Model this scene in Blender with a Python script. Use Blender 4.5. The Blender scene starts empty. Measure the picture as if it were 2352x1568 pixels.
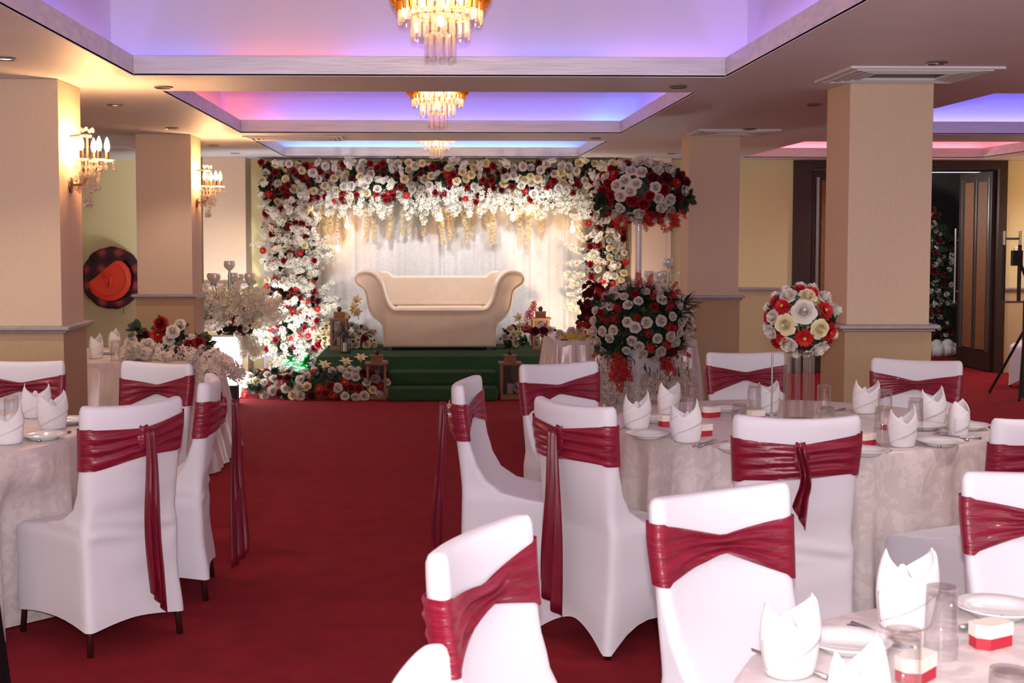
import bpy, math, random
import numpy as np
from mathutils import Vector, Matrix, Euler
PI = math.pi
random.seed(7)
SC = bpy.context.scene
COL = SC.collection

# ------------------------------------------------------------------ camera, world, exposure
CAMH, FPX = 1.66, 3000.0
YAW, PITCH = math.radians(1.5), math.radians(3.4)
CX, CY = 1073.7, 719.2
cd = bpy.data.cameras.new('camera'); cam = bpy.data.objects.new('camera', cd); COL.objects.link(cam)
cam.location = (0, 0, CAMH); cam.rotation_euler = (PI/2-PITCH, 0, -YAW)
cd.sensor_width = 36.0; cd.lens = 36.0*FPX/2352
cd.shift_x = (1176-CX)/2352; cd.shift_y = (CY-784)/2352
cd.clip_start = 0.05; cd.clip_end = 100
cd.dof.use_dof = True; cd.dof.focus_distance = 8.0; cd.dof.aperture_fstop = 9.0
SC.camera = cam
SC.view_settings.view_transform = 'Standard'; SC.view_settings.look = 'None'
SC.view_settings.gamma = 1; SC.view_settings.use_curve_mapping = False
SC.view_settings.exposure = 0.2
w = bpy.data.worlds.new('world'); SC.world = w; w.use_nodes = True
w.node_tree.nodes['Background'].inputs[0].default_value = (0.92, 0.86, 0.95, 1)
w.node_tree.nodes['Background'].inputs[1].default_value = 1.6
SC.cycles.max_bounces = 5; SC.cycles.diffuse_bounces = 3; SC.cycles.glossy_bounces = 3
SC.cycles.transmission_bounces = 6; SC.cycles.transparent_max_bounces = 16
SC.cycles.caustics_reflective = False; SC.cycles.caustics_refractive = False
SC.cycles.sample_clamp_indirect = 4.0

def lamp(kind, loc, power, col, size=0.05, aim=None, angle=120, blend=0.6, sy=None, name='lamp_light', parent=None):
    l = bpy.data.lights.new(name, kind); o = bpy.data.objects.new(name, l); COL.objects.link(o)
    l.energy = power; l.color = col; o.location = loc
    if kind == 'AREA':
        l.shape = 'RECTANGLE' if sy else 'DISK'; l.size = size
        if sy: l.size_y = sy
    else: l.shadow_soft_size = size
    if kind == 'SPOT': l.spot_size = math.radians(angle); l.spot_blend = blend
    if aim is not None:
        d = Vector(aim)-Vector(loc); o.rotation_euler = d.to_track_quat('-Z', 'Y').to_euler()
    if parent: o.parent = parent
    return o

WARM = (1.0, 0.55, 0.25)
# the flash on top of the camera that took the picture
lamp('POINT', (0.0, -0.02, CAMH+0.11), 370, (1.0, 0.96, 0.97), 0.025, name='camera_flash')

def ray(px, py):
    F = Vector((math.sin(YAW)*math.cos(PITCH), math.cos(YAW)*math.cos(PITCH), -math.sin(PITCH)))
    R = Vector((math.cos(YAW), -math.sin(YAW), 0)); U = R.cross(F)
    return F + R*((px-CX)/FPX) + U*((CY-py)/FPX)
def at(px, py, z=None, Y=None):
    """point of the room seen at a pixel, on a height z or at a depth Y"""
    d = ray(px, py)
    t = (z-CAMH)/d.z if z is not None else Y/d.y
    return Vector((0, 0, CAMH)) + d*t

# ------------------------------------------------------------------ mesh helpers
class G:
    def __init__(s): s.v = []; s.f = []; s.m = []; s.n = 0
    def add(s, vs, fs, m=0):
        vs = np.asarray(vs, dtype=float).reshape(-1, 3)
        k = s.n; s.v.append(vs); s.n += len(vs)
        for f in fs: s.f.append(tuple(i+k for i in f))
        s.m.extend([m]*len(fs) if isinstance(m, int) else m)
        return s
    def arr(s): return np.concatenate(s.v) if s.v else np.zeros((0, 3))
    def merge(s, g, M=None, moff=0):
        a = g.arr()
        if M is not None:
            A = np.array(M); a = a @ A[:3, :3].T + A[:3, 3]
        return s.add(a, g.f, [m+moff for m in g.m])
    def xf(s, M):
        A = np.array(M); s.v = [s.arr() @ A[:3, :3].T + A[:3, 3]]; return s
    def box(s, x0, x1, y0, y1, z0, z1, m=0):
        v = [(x, y, z) for x in (x0, x1) for y in (y0, y1) for z in (z0, z1)]
        return s.add(v, [(0,1,3,2),(4,6,7,5),(0,4,5,1),(2,3,7,6),(0,2,6,4),(1,5,7,3)], m)
    def grid(s, fn, nu, nv, cu=False, m=0):
        vs = [fn(i/(nu if cu else nu-1), j/(nv-1)) for j in range(nv) for i in range(nu)]
        fs = []
        for j in range(nv-1):
            for i in range(nu if cu else nu-1):
                i2 = (i+1) % nu
                fs.append((j*nu+i, j*nu+i2, (j+1)*nu+i2, (j+1)*nu+i))
        return s.add(vs, fs, m)
    def lathe(s, prof, n=24, c=(0, 0, 0), m=0, cap=True):
        vs = []; fs = []
        for r, z in prof:
            for i in range(n):
                a = 2*PI*i/n; vs.append((c[0]+r*math.cos(a), c[1]+r*math.sin(a), c[2]+z))
        for j in range(len(prof)-1):
            for i in range(n):
                i2 = (i+1) % n; fs.append((j*n+i, j*n+i2, (j+1)*n+i2, (j+1)*n+i))
        if cap:
            if prof[0][0] > 1e-5: fs.append(tuple(range(n))[::-1])
            if prof[-1][0] > 1e-5: fs.append(tuple((len(prof)-1)*n+i for i in range(n)))
        return s.add(vs, fs, m)
    def tube(s, pts, r, n=8, m=0, cap=True):
        pts = [Vector(p) for p in pts]; vs = []; fs = []
        rr = r if isinstance(r, (list, tuple)) else [r]*len(pts)
        up = None
        for k, p in enumerate(pts):
            t = (pts[min(k+1, len(pts)-1)]-pts[max(k-1, 0)]).normalized()
            if up is None: up = Vector((0, 0, 1)) if abs(t.z) < .9 else Vector((1, 0, 0))
            a = t.cross(up)
            if a.length < 1e-4: a = t.cross(Vector((0, 1, 0.1)))
            a.normalize(); b = t.cross(a).normalized(); up = -b if b.dot(up) < 0 else b
            a = t.cross(up).normalized(); b = up
            for i in range(n):
                an = 2*PI*i/n; q = p + a*(rr[k]*math.cos(an)) + b*(rr[k]*math.sin(an)); vs.append(tuple(q))
        for j in range(len(pts)-1):
            for i in range(n):
                i2 = (i+1) % n; fs.append((j*n+i, j*n+i2, (j+1)*n+i2, (j+1)*n+i))
        if cap: fs.append(tuple(range(n))[::-1]); fs.append(tuple((len(pts)-1)*n+i for i in range(n)))
        return s.add(vs, fs, m)
    def sphere(s, c, r, nu=12, nv=8, m=0, sz=1.0):
        return s.lathe([(max(1e-4, r*math.sin(PI*j/nv)) if 0 < j < nv else 1e-4, -r*sz*math.cos(PI*j/nv)) for j in range(nv+1)], nu, c, m, False)
    def prism(s, poly, y0, y1, m=0):
        """polygon in XZ extruded along Y"""
        n = len(poly)
        vs = [(x, y0, z) for x, z in poly]+[(x, y1, z) for x, z in poly]
        fs = [tuple(range(n)), tuple(range(n, 2*n))[::-1]]+[(i, i+n, (i+1) % n+n, (i+1) % n) for i in range(n)]
        return s.add(vs, fs, m)
    def mesh(s, name, mats, smooth=True, angle=None):
        me = bpy.data.meshes.new(name); me.from_pydata(s.arr().tolist(), [], s.f)
        for mt in (mats if isinstance(mats, (list, tuple)) else [mats]): me.materials.append(mt)
        if len(me.materials) > 1: me.polygons.foreach_set('material_index', s.m)
        me.polygons.foreach_set('use_smooth', [smooth]*len(me.polygons))
        me.update()
        if smooth and angle:
            me.set_sharp_from_angle(angle=math.radians(angle))
        return me
    def build(s, name, mats, parent=None, smooth=True, angle=40, bevel=0, solid=0, sub=0, loc=None, rotz=0):
        o = bpy.data.objects.new(name, s.mesh(name, mats, smooth, angle)); COL.objects.link(o)
        if parent: o.parent = parent
        if loc is not None: o.location = loc
        if rotz: o.rotation_euler = (0, 0, rotz)
        if solid:
            md = o.modifiers.new('solid', 'SOLIDIFY'); md.thickness = solid; md.offset = 0
        if sub:
            md = o.modifiers.new('sub', 'SUBSURF'); md.levels = sub; md.render_levels = sub
        if bevel:
            md = o.modifiers.new('bevel', 'BEVEL'); md.width = bevel; md.segments = 2; md.limit_method = 'ANGLE'
        return o

def tag(o, label, cat, group=None, kind=None):
    if label: o['label'] = label
    if cat: o['category'] = cat
    if group: o['group'] = group
    if kind: o['kind'] = kind
    return o
def struct(o): o['kind'] = 'structure'; return o
def empty(name, loc, label, cat, rotz=0, group=None):
    o = bpy.data.objects.new(name, None); COL.objects.link(o); o.empty_display_size = .1
    o.location = loc; o.rotation_euler = (0, 0, rotz); return tag(o, label, cat, group)
KIDS = {}
def copy_tree(o, parent=None):
    c = o.copy(); COL.objects.link(c); c.parent = parent
    for ch in [x for x in o.children]: copy_tree(ch, c)
    return c
def inst(name, me, M, parent=None, label=None):
    o = bpy.data.objects.new(name, me); COL.objects.link(o)
    if parent: o.parent = parent
    o.matrix_local = M
    if label: o['label'] = label
    return o
def orient(p, n, s=1.0, spin=None, zs=1.0):
    """matrix putting local +Z along n at p"""
    n = Vector(n).normalized(); q = n.to_track_quat('Z', 'Y')
    a = random.uniform(0, 2*PI) if spin is None else spin
    return Matrix.Translation(Vector(p)) @ q.to_matrix().to_4x4() @ Matrix.Rotation(a, 4, 'Z') @ Matrix.Diagonal((s, s, s*zs, 1))

# ------------------------------------------------------------------ materials
def lin(c): return tuple(((x/255)/12.92 if x/255 <= .04045 else (((x/255)+.055)/1.055)**2.4) for x in c)
def mat(name, rgb, rough=.6, metal=0, var=.0, vscale=20, bump=0, bscale=60, sheen=0, trans=0, spec=None, emit=None, es=0, stretch=None, sheencol=None, alpha=None, coat=0):
    m = bpy.data.materials.new(name); m.use_nodes = True; nt = m.node_tree; b = nt.nodes['Principled BSDF']
    c = (*lin(rgb), 1); b.inputs['Base Color'].default_value = c
    b.inputs['Roughness'].default_value = rough; b.inputs['Metallic'].default_value = metal
    if spec is not None: b.inputs['Specular IOR Level'].default_value = spec
    if sheen: b.inputs['Sheen Weight'].default_value = sheen; b.inputs['Sheen Roughness'].default_value = .4
    if sheencol: b.inputs['Sheen Tint'].default_value = (*lin(sheencol), 1)
    if trans: b.inputs['Transmission Weight'].default_value = trans
    if coat: b.inputs['Coat Weight'].default_value = coat
    if emit: b.inputs['Emission Color'].default_value = (*emit, 1); b.inputs['Emission Strength'].default_value = es
    tc = nt.nodes.new('ShaderNodeTexCoord'); mp = nt.nodes.new('ShaderNodeMapping'); nt.links.new(tc.outputs['Object'], mp.inputs[0])
    if stretch: mp.inputs['Scale'].default_value = stretch
    if var:
        n = nt.nodes.new('ShaderNodeTexNoise'); n.inputs['Scale'].default_value = vscale; n.inputs['Detail'].default_value = 3
        r = nt.nodes.new('ShaderNodeMapRange'); r.inputs[1].default_value = .3; r.inputs[2].default_value = .7
        r.inputs[3].default_value = 1-var; r.inputs[4].default_value = 1+var*.6
        mx = nt.nodes.new('ShaderNodeVectorMath'); mx.operation = 'SCALE'; mx.inputs[0].default_value = c[:3]
        nt.links.new(mp.outputs[0], n.inputs['Vector']); nt.links.new(n.outputs['Fac'], r.inputs[0])
        nt.links.new(r.outputs[0], mx.inputs['Scale']); nt.links.new(mx.outputs[0], b.inputs['Base Color'])
    if bump:
        n2 = nt.nodes.new('ShaderNodeTexNoise'); n2.inputs['Scale'].default_value = bscale; n2.inputs['Detail'].default_value = 4
        bp = nt.nodes.new('ShaderNodeBump'); bp.inputs['Strength'].default_value = bump; bp.inputs['Distance'].default_value = .01
        nt.links.new(mp.outputs[0], n2.inputs['Vector']); nt.links.new(n2.outputs['Fac'], bp.inputs['Height']); nt.links.new(bp.outputs[0], b.inputs['Normal'])
    return m
def crystal(name, tint=(1, 1, 1), tr=.5, gl=.3, dif=.2, rough=.03):
    """thin clear glass: see-through, mirror glints and a little haze"""
    m = bpy.data.materials.new(name); m.use_nodes = True; nt = m.node_tree; nt.nodes.remove(nt.nodes['Principled BSDF'])
    out = nt.nodes['Material Output']
    t = nt.nodes.new('ShaderNodeBsdfTransparent'); t.inputs[0].default_value = (*tint, 1)
    g = nt.nodes.new('ShaderNodeBsdfGlossy'); g.inputs['Roughness'].default_value = rough
    d = nt.nodes.new('ShaderNodeBsdfTranslucent'); d.inputs[0].default_value = (*tint, 1)
    lw = nt.nodes.new('ShaderNodeLayerWeight'); lw.inputs[0].default_value = .35
    pw = nt.nodes.new('ShaderNodeMath'); pw.operation = 'POWER'; pw.inputs[1].default_value = 2.2; nt.links.new(lw.outputs['Facing'], pw.inputs[0])
    mr = nt.nodes.new('ShaderNodeMapRange'); mr.inputs[3].default_value = gl*.22; mr.inputs[4].default_value = min(1, gl*2.6)
    m1 = nt.nodes.new('ShaderNodeMixShader'); m2 = nt.nodes.new('ShaderNodeMixShader')
    nt.links.new(pw.outputs[0], mr.inputs[0])
    m1.inputs[0].default_value = dif
    nt.links.new(t.outputs[0], m1.inputs[1]); nt.links.new(d.outputs[0], m1.inputs[2])
    nt.links.new(mr.outputs[0], m2.inputs[0]); nt.links.new(m1.outputs[0], m2.inputs[1]); nt.links.new(g.outputs[0], m2.inputs[2])
    nt.links.new(m2.outputs[0], out.inputs[0]); return m
def emis(name, col, s):
    m = bpy.data.materials.new(name); m.use_nodes = True; nt = m.node_tree; nt.nodes.remove(nt.nodes['Principled BSDF'])
    e = nt.nodes.new('ShaderNodeEmission'); e.inputs[0].default_value = (*col, 1); e.inputs[1].default_value = s
    nt.links.new(e.outputs[0], nt.nodes['Material Output'].inputs[0]); return m
def petal(name, rgb, tr=.25, rough=.6):
    m = mat(name, rgb, rough, var=.12, vscale=40); nt = m.node_tree; b = nt.nodes['Principled BSDF']
    t = nt.nodes.new('ShaderNodeBsdfTranslucent'); t.inputs[0].default_value = (*lin(rgb), 1)
    mx = nt.nodes.new('ShaderNodeMixShader'); mx.inputs[0].default_value = tr
    nt.links.new(b.outputs[0], mx.inputs[1]); nt.links.new(t.outputs[0], mx.inputs[2]); nt.links.new(mx.outputs[0], nt.nodes['Material Output'].inputs[0]); return m

M = {}
M['carpet'] = mat('carpet_red', (138, 30, 40), 1.0, var=.14, vscale=7, bump=.5, bscale=500, spec=.15)
M['ceil'] = mat('ceiling_paint', (228, 226, 232), .55, var=.04, vscale=1.5, bump=.12, bscale=4)
M['recess'] = mat('recess_paint', (236, 232, 236), .7)
M['silver'] = mat('silver_paint', (236, 232, 238), .45, .2, var=.12, vscale=9, bump=.15, bscale=25, stretch=(.25, 1, 3))
M['paper'] = mat('beige_wallpaper', (224, 198, 172), .8, var=.05, vscale=60, bump=.15, bscale=180, stretch=(3, 3, .6))
M['paperlow'] = mat('tan_wallpaper', (190, 162, 126), .8, var=.05, vscale=60, bump=.15, bscale=180, stretch=(3, 3, .6))
M['wall'] = mat('yellow_wallpaper', (228, 216, 166), .8, var=.05, vscale=60, bump=.12, bscale=160)
M['walllow'] = mat('tan_wall', (196, 176, 138), .8, var=.05, vscale=60, bump=.12, bscale=160)
M['rail'] = mat('rail_silver', (170, 158, 160), .4, .4, var=.1, vscale=14)
M['dkwood'] = mat('dark_wood', (58, 36, 30), .5, var=.35, vscale=18, stretch=(4, 4, .6), bump=.1)
M['black'] = mat('black_plastic', (18, 16, 18), .45)
M['steel'] = mat('brushed_steel', (190, 188, 186), .3, .95, var=.08, vscale=20)
M['legsteel'] = mat('leg_steel', (120, 100, 86), .28, .95)
M['white'] = mat('white_spandex', (228, 224, 232), .62, bump=.12, bscale=7, stretch=(1, 1, 3.5), sheen=.1)
M['sash'] = mat('burgundy_satin', (130, 24, 48), .33, .0, var=.25, vscale=12, bump=.45, bscale=16, stretch=(.7, .7, 5), sheen=.3, sheencol=(230, 90, 120), coat=0.08)
M['sashshade'] = mat('shaded_satin', (16, 6, 10), .9, var=.2, vscale=12, spec=.05)  # sash satin in shadow: the shade is put into this near-black colour
M['tail'] = mat('burgundy_satin_tail', (112, 14, 36), .4, var=.3, vscale=10, bump=.1, bscale=10, stretch=(6, 6, .6), sheen=.12, sheencol=(230, 90, 120))
M['napkin'] = mat('napkin_linen', (236, 230, 234), .8, var=.03, vscale=30, bump=.12, bscale=300)
M['china'] = mat('white_china', (236, 232, 232), .18, coat=.4)
M['glass'] = crystal('clear_glass', (.99, .99, .99), gl=.24, dif=.008, rough=.03)
M['glassbase'] = crystal('thick_glass', (.94, .91, .88), gl=.3, dif=.12, rough=.06)
M['crystal'] = crystal('crystal', (1, .97, .94), gl=.75, dif=.2)
M['pane'] = crystal('pane', (.8, .8, .85), gl=.25, dif=.05)
M['gold'] = mat('gold_metal', (214, 150, 62), .28, .9)
M['brass'] = mat('brass', (150, 105, 70), .35, .85)
M['boxred'] = mat('box_red', (178, 30, 50), .6, var=.04)
M['boxwhite'] = mat('box_cream', (238, 226, 214), .6, var=.03)
M['turf'] = mat('green_turf', (42, 82, 46), .95, var=.35, vscale=90, bump=1.0, bscale=260)
M['sofa'] = mat('sofa_velvet', (206, 182, 160), .85, var=.05, vscale=10, sheen=.35, bump=.08, bscale=12)
M['wood'] = mat('lantern_wood', (132, 84, 52), .6, var=.25, vscale=25, stretch=(3, 3, .8))
M['blackmetal'] = mat('lantern_black', (26, 24, 28), .45, .3)
M['pearl'] = mat('candle_wax', (236, 220, 180), .5)
M['rosew'] = petal('rose_white', (236, 228, 218)); M['rosec'] = petal('rose_cream', (244, 228, 188)); M['roser'] = petal('rose_red', (150, 12, 26))
M['rosed'] = petal('rose_maroon', (96, 8, 28)); M['redb'] = petal('bloom_red', (196, 20, 28)); M['blos'] = petal('blossom_white', (244, 240, 226))
M['blosp'] = petal('blossom_pale', (240, 226, 216)); M['wist'] = petal('wisteria_cream', (252, 236, 204), .5)
M['leaf'] = mat('leaf_green', (38, 58, 36), .6, var=.3, vscale=15); M['leafl'] = mat('leaf_light', (96, 132, 58), .6, var=.2)
M['twig'] = mat('twig_brown', (74, 60, 42), .8); M['yel'] = mat('stamen_yellow', (210, 180, 60), .7)
M['curtain'] = petal('curtain_white', (238, 234, 236), .35, .85)
M['bulb'] = emis('bulb_glow', (1.0, .62, .28), 260)
M['filament'] = emis('filament_glow', (1.0, .6, .22), 90)
M['led'] = emis('led_panel_white', (.95, .97, 1.0), 9)
# ------------------------------------------------------------------ the room
ZC = 2.56; YB = 15.6
COFFERS = [(-1.69, 1.67, 4.3, 7.48), (-1.69, 1.66, 8.26, 11.6), (-1.70, 1.67, 12.5, 15.1), (3.56, 6.4, 8.26, 11.6), (3.56, 6.38, 12.5, 15.1)]
g = G(); g.box(-5.4, 8.6, -2.5, 19.5, -.06, 0); struct(g.build('floor', M['carpet'], smooth=False))
g = G()
xs = sorted({-5.4, 8.6} | {c[0] for c in COFFERS} | {c[1] for c in COFFERS}); ys = sorted({-2.5, YB+.3} | {c[2] for c in COFFERS} | {c[3] for c in COFFERS})
for i in range(len(xs)-1):
    for j in range(len(ys)-1):
        mx, my = (xs[i]+xs[i+1])/2, (ys[j]+ys[j+1])/2
        if any(c[0] < mx < c[1] and c[2] < my < c[3] for c in COFFERS): continue
        g.box(xs[i], xs[i+1], ys[j], ys[j+1], ZC, ZC+.012)
struct(g.build('ceiling', M['ceil'], smooth=False))
ZT = 3.2
for k, (x0, x1, y0, y1) in enumerate(COFFERS):
    g = G(); t = .03; h = .115                                        # the silver lip round the opening
    g.box(x0-t, x0, y0-t, y1+t, ZC+.001, ZC+h); g.box(x1, x1+t, y0-t, y1+t, ZC+.001, ZC+h)
    g.box(x0, x1, y0-t, y0, ZC+.001, ZC+h); g.box(x0, x1, y1, y1+t, ZC+.001, ZC+h)
    struct(g.build('trim_%d' % (k+1), M['silver'], smooth=False, bevel=.003))
    g = G(); s = .16; a = .02
    X0, X1, Y0, Y1 = x0-s, x1+s, y0-s, y1+s
    if k in (2, 4): Y1 = y1+s
    g.box(X0-a, X0, Y0-a, Y1+a, ZC+.012, ZT); g.box(X1, X1+a, Y0-a, Y1+a, ZC+.012, ZT)
    g.box(X0, X1, Y0-a, Y0, ZC+.012, ZT); g.box(X0, X1, Y1, Y1+a, ZC+.012, ZT); g.box(X0-a, X1+a, Y0-a, Y1+a, ZT, ZT+a)
    struct(g.build('ceiling_coffer', M['recess'], smooth=False))
# colour-changing light strips lying on the ledges of the coffers
BL, PU, RD, CY_ = (.16, .15, 1.0), (.42, .20, 1.0), (1.0, .16, .20), (.15, .35, 1.0)
def strip(x0, y0, x1, y1, z, col, s):
    g = G(); w_ = .012
    g.box(min(x0, x1)-w_, max(x0, x1)+w_, min(y0, y1)-w_, max(y0, y1)+w_, z, z+.012)
    return g, col, s
STR = []
def seg(cof, side, a, b, col, s):
    x0, x1, y0, y1 = COFFERS[cof]; o = .08
    if side == 'F': p = (x0+(x1-x0)*a, y1+o, x0+(x1-x0)*b, y1+o)
    if side == 'N': p = (x0+(x1-x0)*a, y0-o, x0+(x1-x0)*b, y0-o)
    if side == 'L': p = (x0-o, y0+(y1-y0)*a, x0-o, y0+(y1-y0)*b)
    if side == 'R': p = (x1+o, y0+(y1-y0)*a, x1+o, y0+(y1-y0)*b)
    STR.append((p, col, s))
seg(0,'F',0,.14,BL,5); seg(0,'F',.14,.36,RD,5); seg(0,'F',.36,.62,PU,9); seg(0,'F',.62,.8,BL,6); seg(0,'F',.8,1,PU,8)
seg(0,'L',0,.7,BL,9); seg(0,'L',.7,1,PU,7); seg(0,'R',0,.75,PU,12); seg(0,'R',.75,1,PU,9); seg(0,'N',0,1,PU,6)
seg(1,'F',0,.07,RD,10); seg(1,'F',.07,.55,BL,14); seg(1,'F',.55,.93,BL,12); seg(1,'F',.93,1,CY_,14)
seg(1,'L',0,.8,RD,9); seg(1,'L',.8,1,RD,8); seg(1,'R',0,.6,RD,9); seg(1,'R',.6,1,BL,12); seg(1,'N',0,.6,PU,8); seg(1,'N',.6,1,BL,8)
seg(2,'F',0,1,CY_,13); seg(2,'L',0,1,BL,9); seg(2,'R',0,1,BL,9)
seg(3,'F',0,1,BL,20); seg(3,'L',0,1,BL,14); seg(3,'R',0,1,PU,14); seg(3,'N',0,1,PU,8)
seg(4,'F',0,1,RD,16); seg(4,'L',0,1,RD,12); seg(4,'R',0,1,RD,12)
sm = {}
for n_, (p, col, s) in enumerate(STR):
    g, _, _ = strip(*p, ZC+.016, col, s); k = (col, s)
    if k not in sm: sm[k] = emis('led_strip', col, s*(1.3 if (p[1]+p[3])/2 < 8 else 2.2))
    struct(g.build('trim_led', sm[k], smooth=False))

def panelled(g, x0, x1, y0, y1, zr, m_low, m_up, z1=ZC):
    g.box(x0, x1, y0, y1, 0, zr, m_low); g.box(x0, x1, y0, y1, zr, z1, m_up)
ZR = 1.02
g = G(); panelled(g, -5.2, 4.31, YB, YB+.15, ZR, 1, 0); panelled(g, 6.9, 8.4, YB, YB+.15, ZR, 1, 0)
struct(g.build('wall_back', [M['wall'], M['walllow']], smooth=False))
g = G(); panelled(g, -5.35, -5.2, -2.5, YB+.15, ZR, 1, 0); struct(g.build('wall_left', [M['wall'], M['walllow']], smooth=False))
g = G(); panelled(g, 8.4, 8.55, -2.5, YB+.15, ZR, 1, 0); struct(g.build('wall_right', [M['wall'], M['walllow']], smooth=False))
def railbox(g, x0, x1, y0, y1, z):
    g.box(x0, x1, y0, y1, z-.014, z+.014); g.box(x0+.008, x1-.008, y0+.008, y1-.008 if y1 < YB-.1 else y1, z-.024, z-.014)
g = G(); g.box(-5.2, 4.31, YB-.03, YB+.01, ZR-.014, ZR+.014); g.box(6.9, 8.4, YB-.03, YB+.01, ZR-.014, ZR+.014)
g.box(-5.2, 4.31, YB-.02, YB+.01, ZR-.026, ZR-.014); g.box(6.9, 8.4, YB-.02, YB+.01, ZR-.026, ZR-.014)
struct(g.build('trim_6', M['rail'], smooth=False, bevel=.004))
# door opening: dark frame with two leaves, a dark foyer beyond
g = G(); g.box(4.31, 4.53, YB-.03, YB+.17, 0, ZC-.002); g.box(6.8, 6.9, YB-.03, YB+.17, 0, ZC-.002); g.box(4.53, 6.8, YB-.03, YB+.17, 2.46, ZC-.002)
struct(g.build('trim_7', M['dkwood'], smooth=False, bevel=.006))
M['foyer'] = mat('foyer_wall', (84, 80, 82), .8, var=.05)
g = G(); g.box(4.2, 8.4, 18.6, 18.7, 0, ZC); g.box(4.15, 4.25, YB+.17, 18.6, 0, ZC); g.box(8.3, 8.4, YB+.17, 18.6, 0, ZC); g.box(4.15, 8.4, YB+.17, 18.7, ZC+.013, ZC+.06)
struct(g.build('wall_foyer', M['foyer'], smooth=False))
def door(name, hinge, x1, y1):
    """a leaf: dark stiles, timber strips and steel edges, with a long pull handle"""
    hx, hy = hinge; L = math.hypot(x1-hx, y1-hy); a = math.atan2(y1-hy, x1-hx)
    r = bpy.data.objects.new(name, None); COL.objects.link(r); r.location = (hx, hy, 0); r.rotation_euler = (0, 0, a); struct(r)
    g = G(); g.box(.0, L, -.022, .022, .01, 2.44); g.build('door_leaf', M['dkwood'], r, smooth=False, bevel=.004)
    g = G()
    for u in (.12, .52): g.box(L*u, L*(u+.27), .022, .03, .26, 2.32); g.box(L*u, L*(u+.27), -.03, -.022, .26, 2.32)
    g.build('timber_strip', M['wood'], r, smooth=False)
    g = G()
    for u in (.05, .42, .86): g.box(L*u, L*u+.035, -.034, .034, .24, 2.36)
    g.build('steel_strip', M['steel'], r, smooth=False)
    for sy in (-1, 1):
        g = G(); g.tube([(L-.07, sy*.09, .8), (L-.07, sy*.09, 1.75)], .014, 10); g.tube([(L-.07, 0, .95), (L-.07, sy*.09, .95)], .008, 8); g.tube([(L-.07, 0, 1.6), (L-.07, sy*.09, 1.6)], .008, 8)
        g.build('door_handle', M['steel'], r)
    return r
door('door_1', (6.775, YB+.07), 6.74, YB+.97)
door('door_2', (4.56, YB+.07), 5.48, YB+.12)

def pillar(x0, x1, y0, y1, label, lowgrow=.012, zr=1.123):
    r = empty('pillar', ((x0+x1)/2, (y0+y1)/2, 0), label, 'pillar')
    hx, hy = (x1-x0)/2, (y1-y0)/2
    g = G(); g.box(-hx, hx, -hy, hy, zr, ZC-.0005); g.build('shaft', M['paper'], r, smooth=False, bevel=.004)
    g = G(); q = lowgrow; g.box(-hx-q, hx+q, -hy-q, hy+q, 0.001, zr-.012); g.build('dado_panel', M['paperlow'], r, smooth=False, bevel=.004)
    g = G(); q = .05; g.box(-hx-q, hx+q, -hy-q, hy+q, zr-.012, zr+.014); q = .03; g.box(-hx-q, hx+q, -hy-q, hy+q, zr-.028, zr-.012)
    g.build('dado_rail', M['rail'], r, smooth=False, bevel=.006)
    return r
pillar(-2.645, -2.157, 7.63, 8.11, 'square beige pillar at far left in front, carrying the nearer crystal wall sconce')
pillar(-2.645, -2.155, 11.75, 12.24, 'square beige pillar behind the flower-topped side table, carrying the farther sconce')
pillar(-2.645, -2.155, 15.12, YB-.001, 'beige pillar against the back wall, left of the flower arch', zr=1.1)
pillar(2.437, 2.93, 7.63, 8.08, 'widest beige pillar on the right, nearest to the camera, under a ceiling vent')
pillar(2.289, 2.75, 11.7, 12.06, 'narrower beige pillar right of the tall flower centrepiece', zr=1.11)
pillar(2.30, 2.76, 15.12, YB-.001, 'beige pillar against the back wall, right of the flower arch', zr=1.1)

# vents and downlights in the ceiling
def vent(x0, x1, y0, y1, label):
    r = empty('ceiling_vent', ((x0+x1)/2, (y0+y1)/2, ZC), label, 'vent', group='air vents in the ceiling')
    hx, hy = (x1-x0)/2, (y1-y0)/2
    g = G()
    for q in (0, .045, .09, .135, .18):
        if q >= hx or q >= hy: break
        a = .018 if q else .03
        z0, z1 = (-.014, -.001) if not q else (-.02, -.001)
        g.box(-hx+q, hx-q, -hy+q, -hy+q+a, z0, z1); g.box(-hx+q, hx-q, hy-q-a, hy-q, z0, z1)
        g.box(-hx+q, -hx+q+a, -hy+q+a, hy-q-a, z0, z1); g.box(hx-q-a, hx-q, -hy+q+a, hy-q-a, z0, z1)
    g.build('grille', M['ceil'], r, smooth=False)
    g = G(); g.box(-hx+.02, hx-.02, -hy+.02, hy-.02, -.0055, -.0005); g.build('duct', M['black'], r, smooth=False)
vent(2.22, 3.05, 6.94, 7.62, 'large square air vent right in front of the widest pillar')
vent(2.25, 2.95, 11.05, 11.62, 'air vent in front of the narrower right pillar')
vent(-1.72, -.82, 11.9, 12.35, 'air vent between the second and third ceiling coffers, left of centre')
vent(2.3, 2.95, 14.5, 14.95, 'faraway air vent beside the flower arch top, right')
vent(-3.6, -3.1, 13.3, 13.9, 'air vent in the far left corner of the ceiling')
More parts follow.
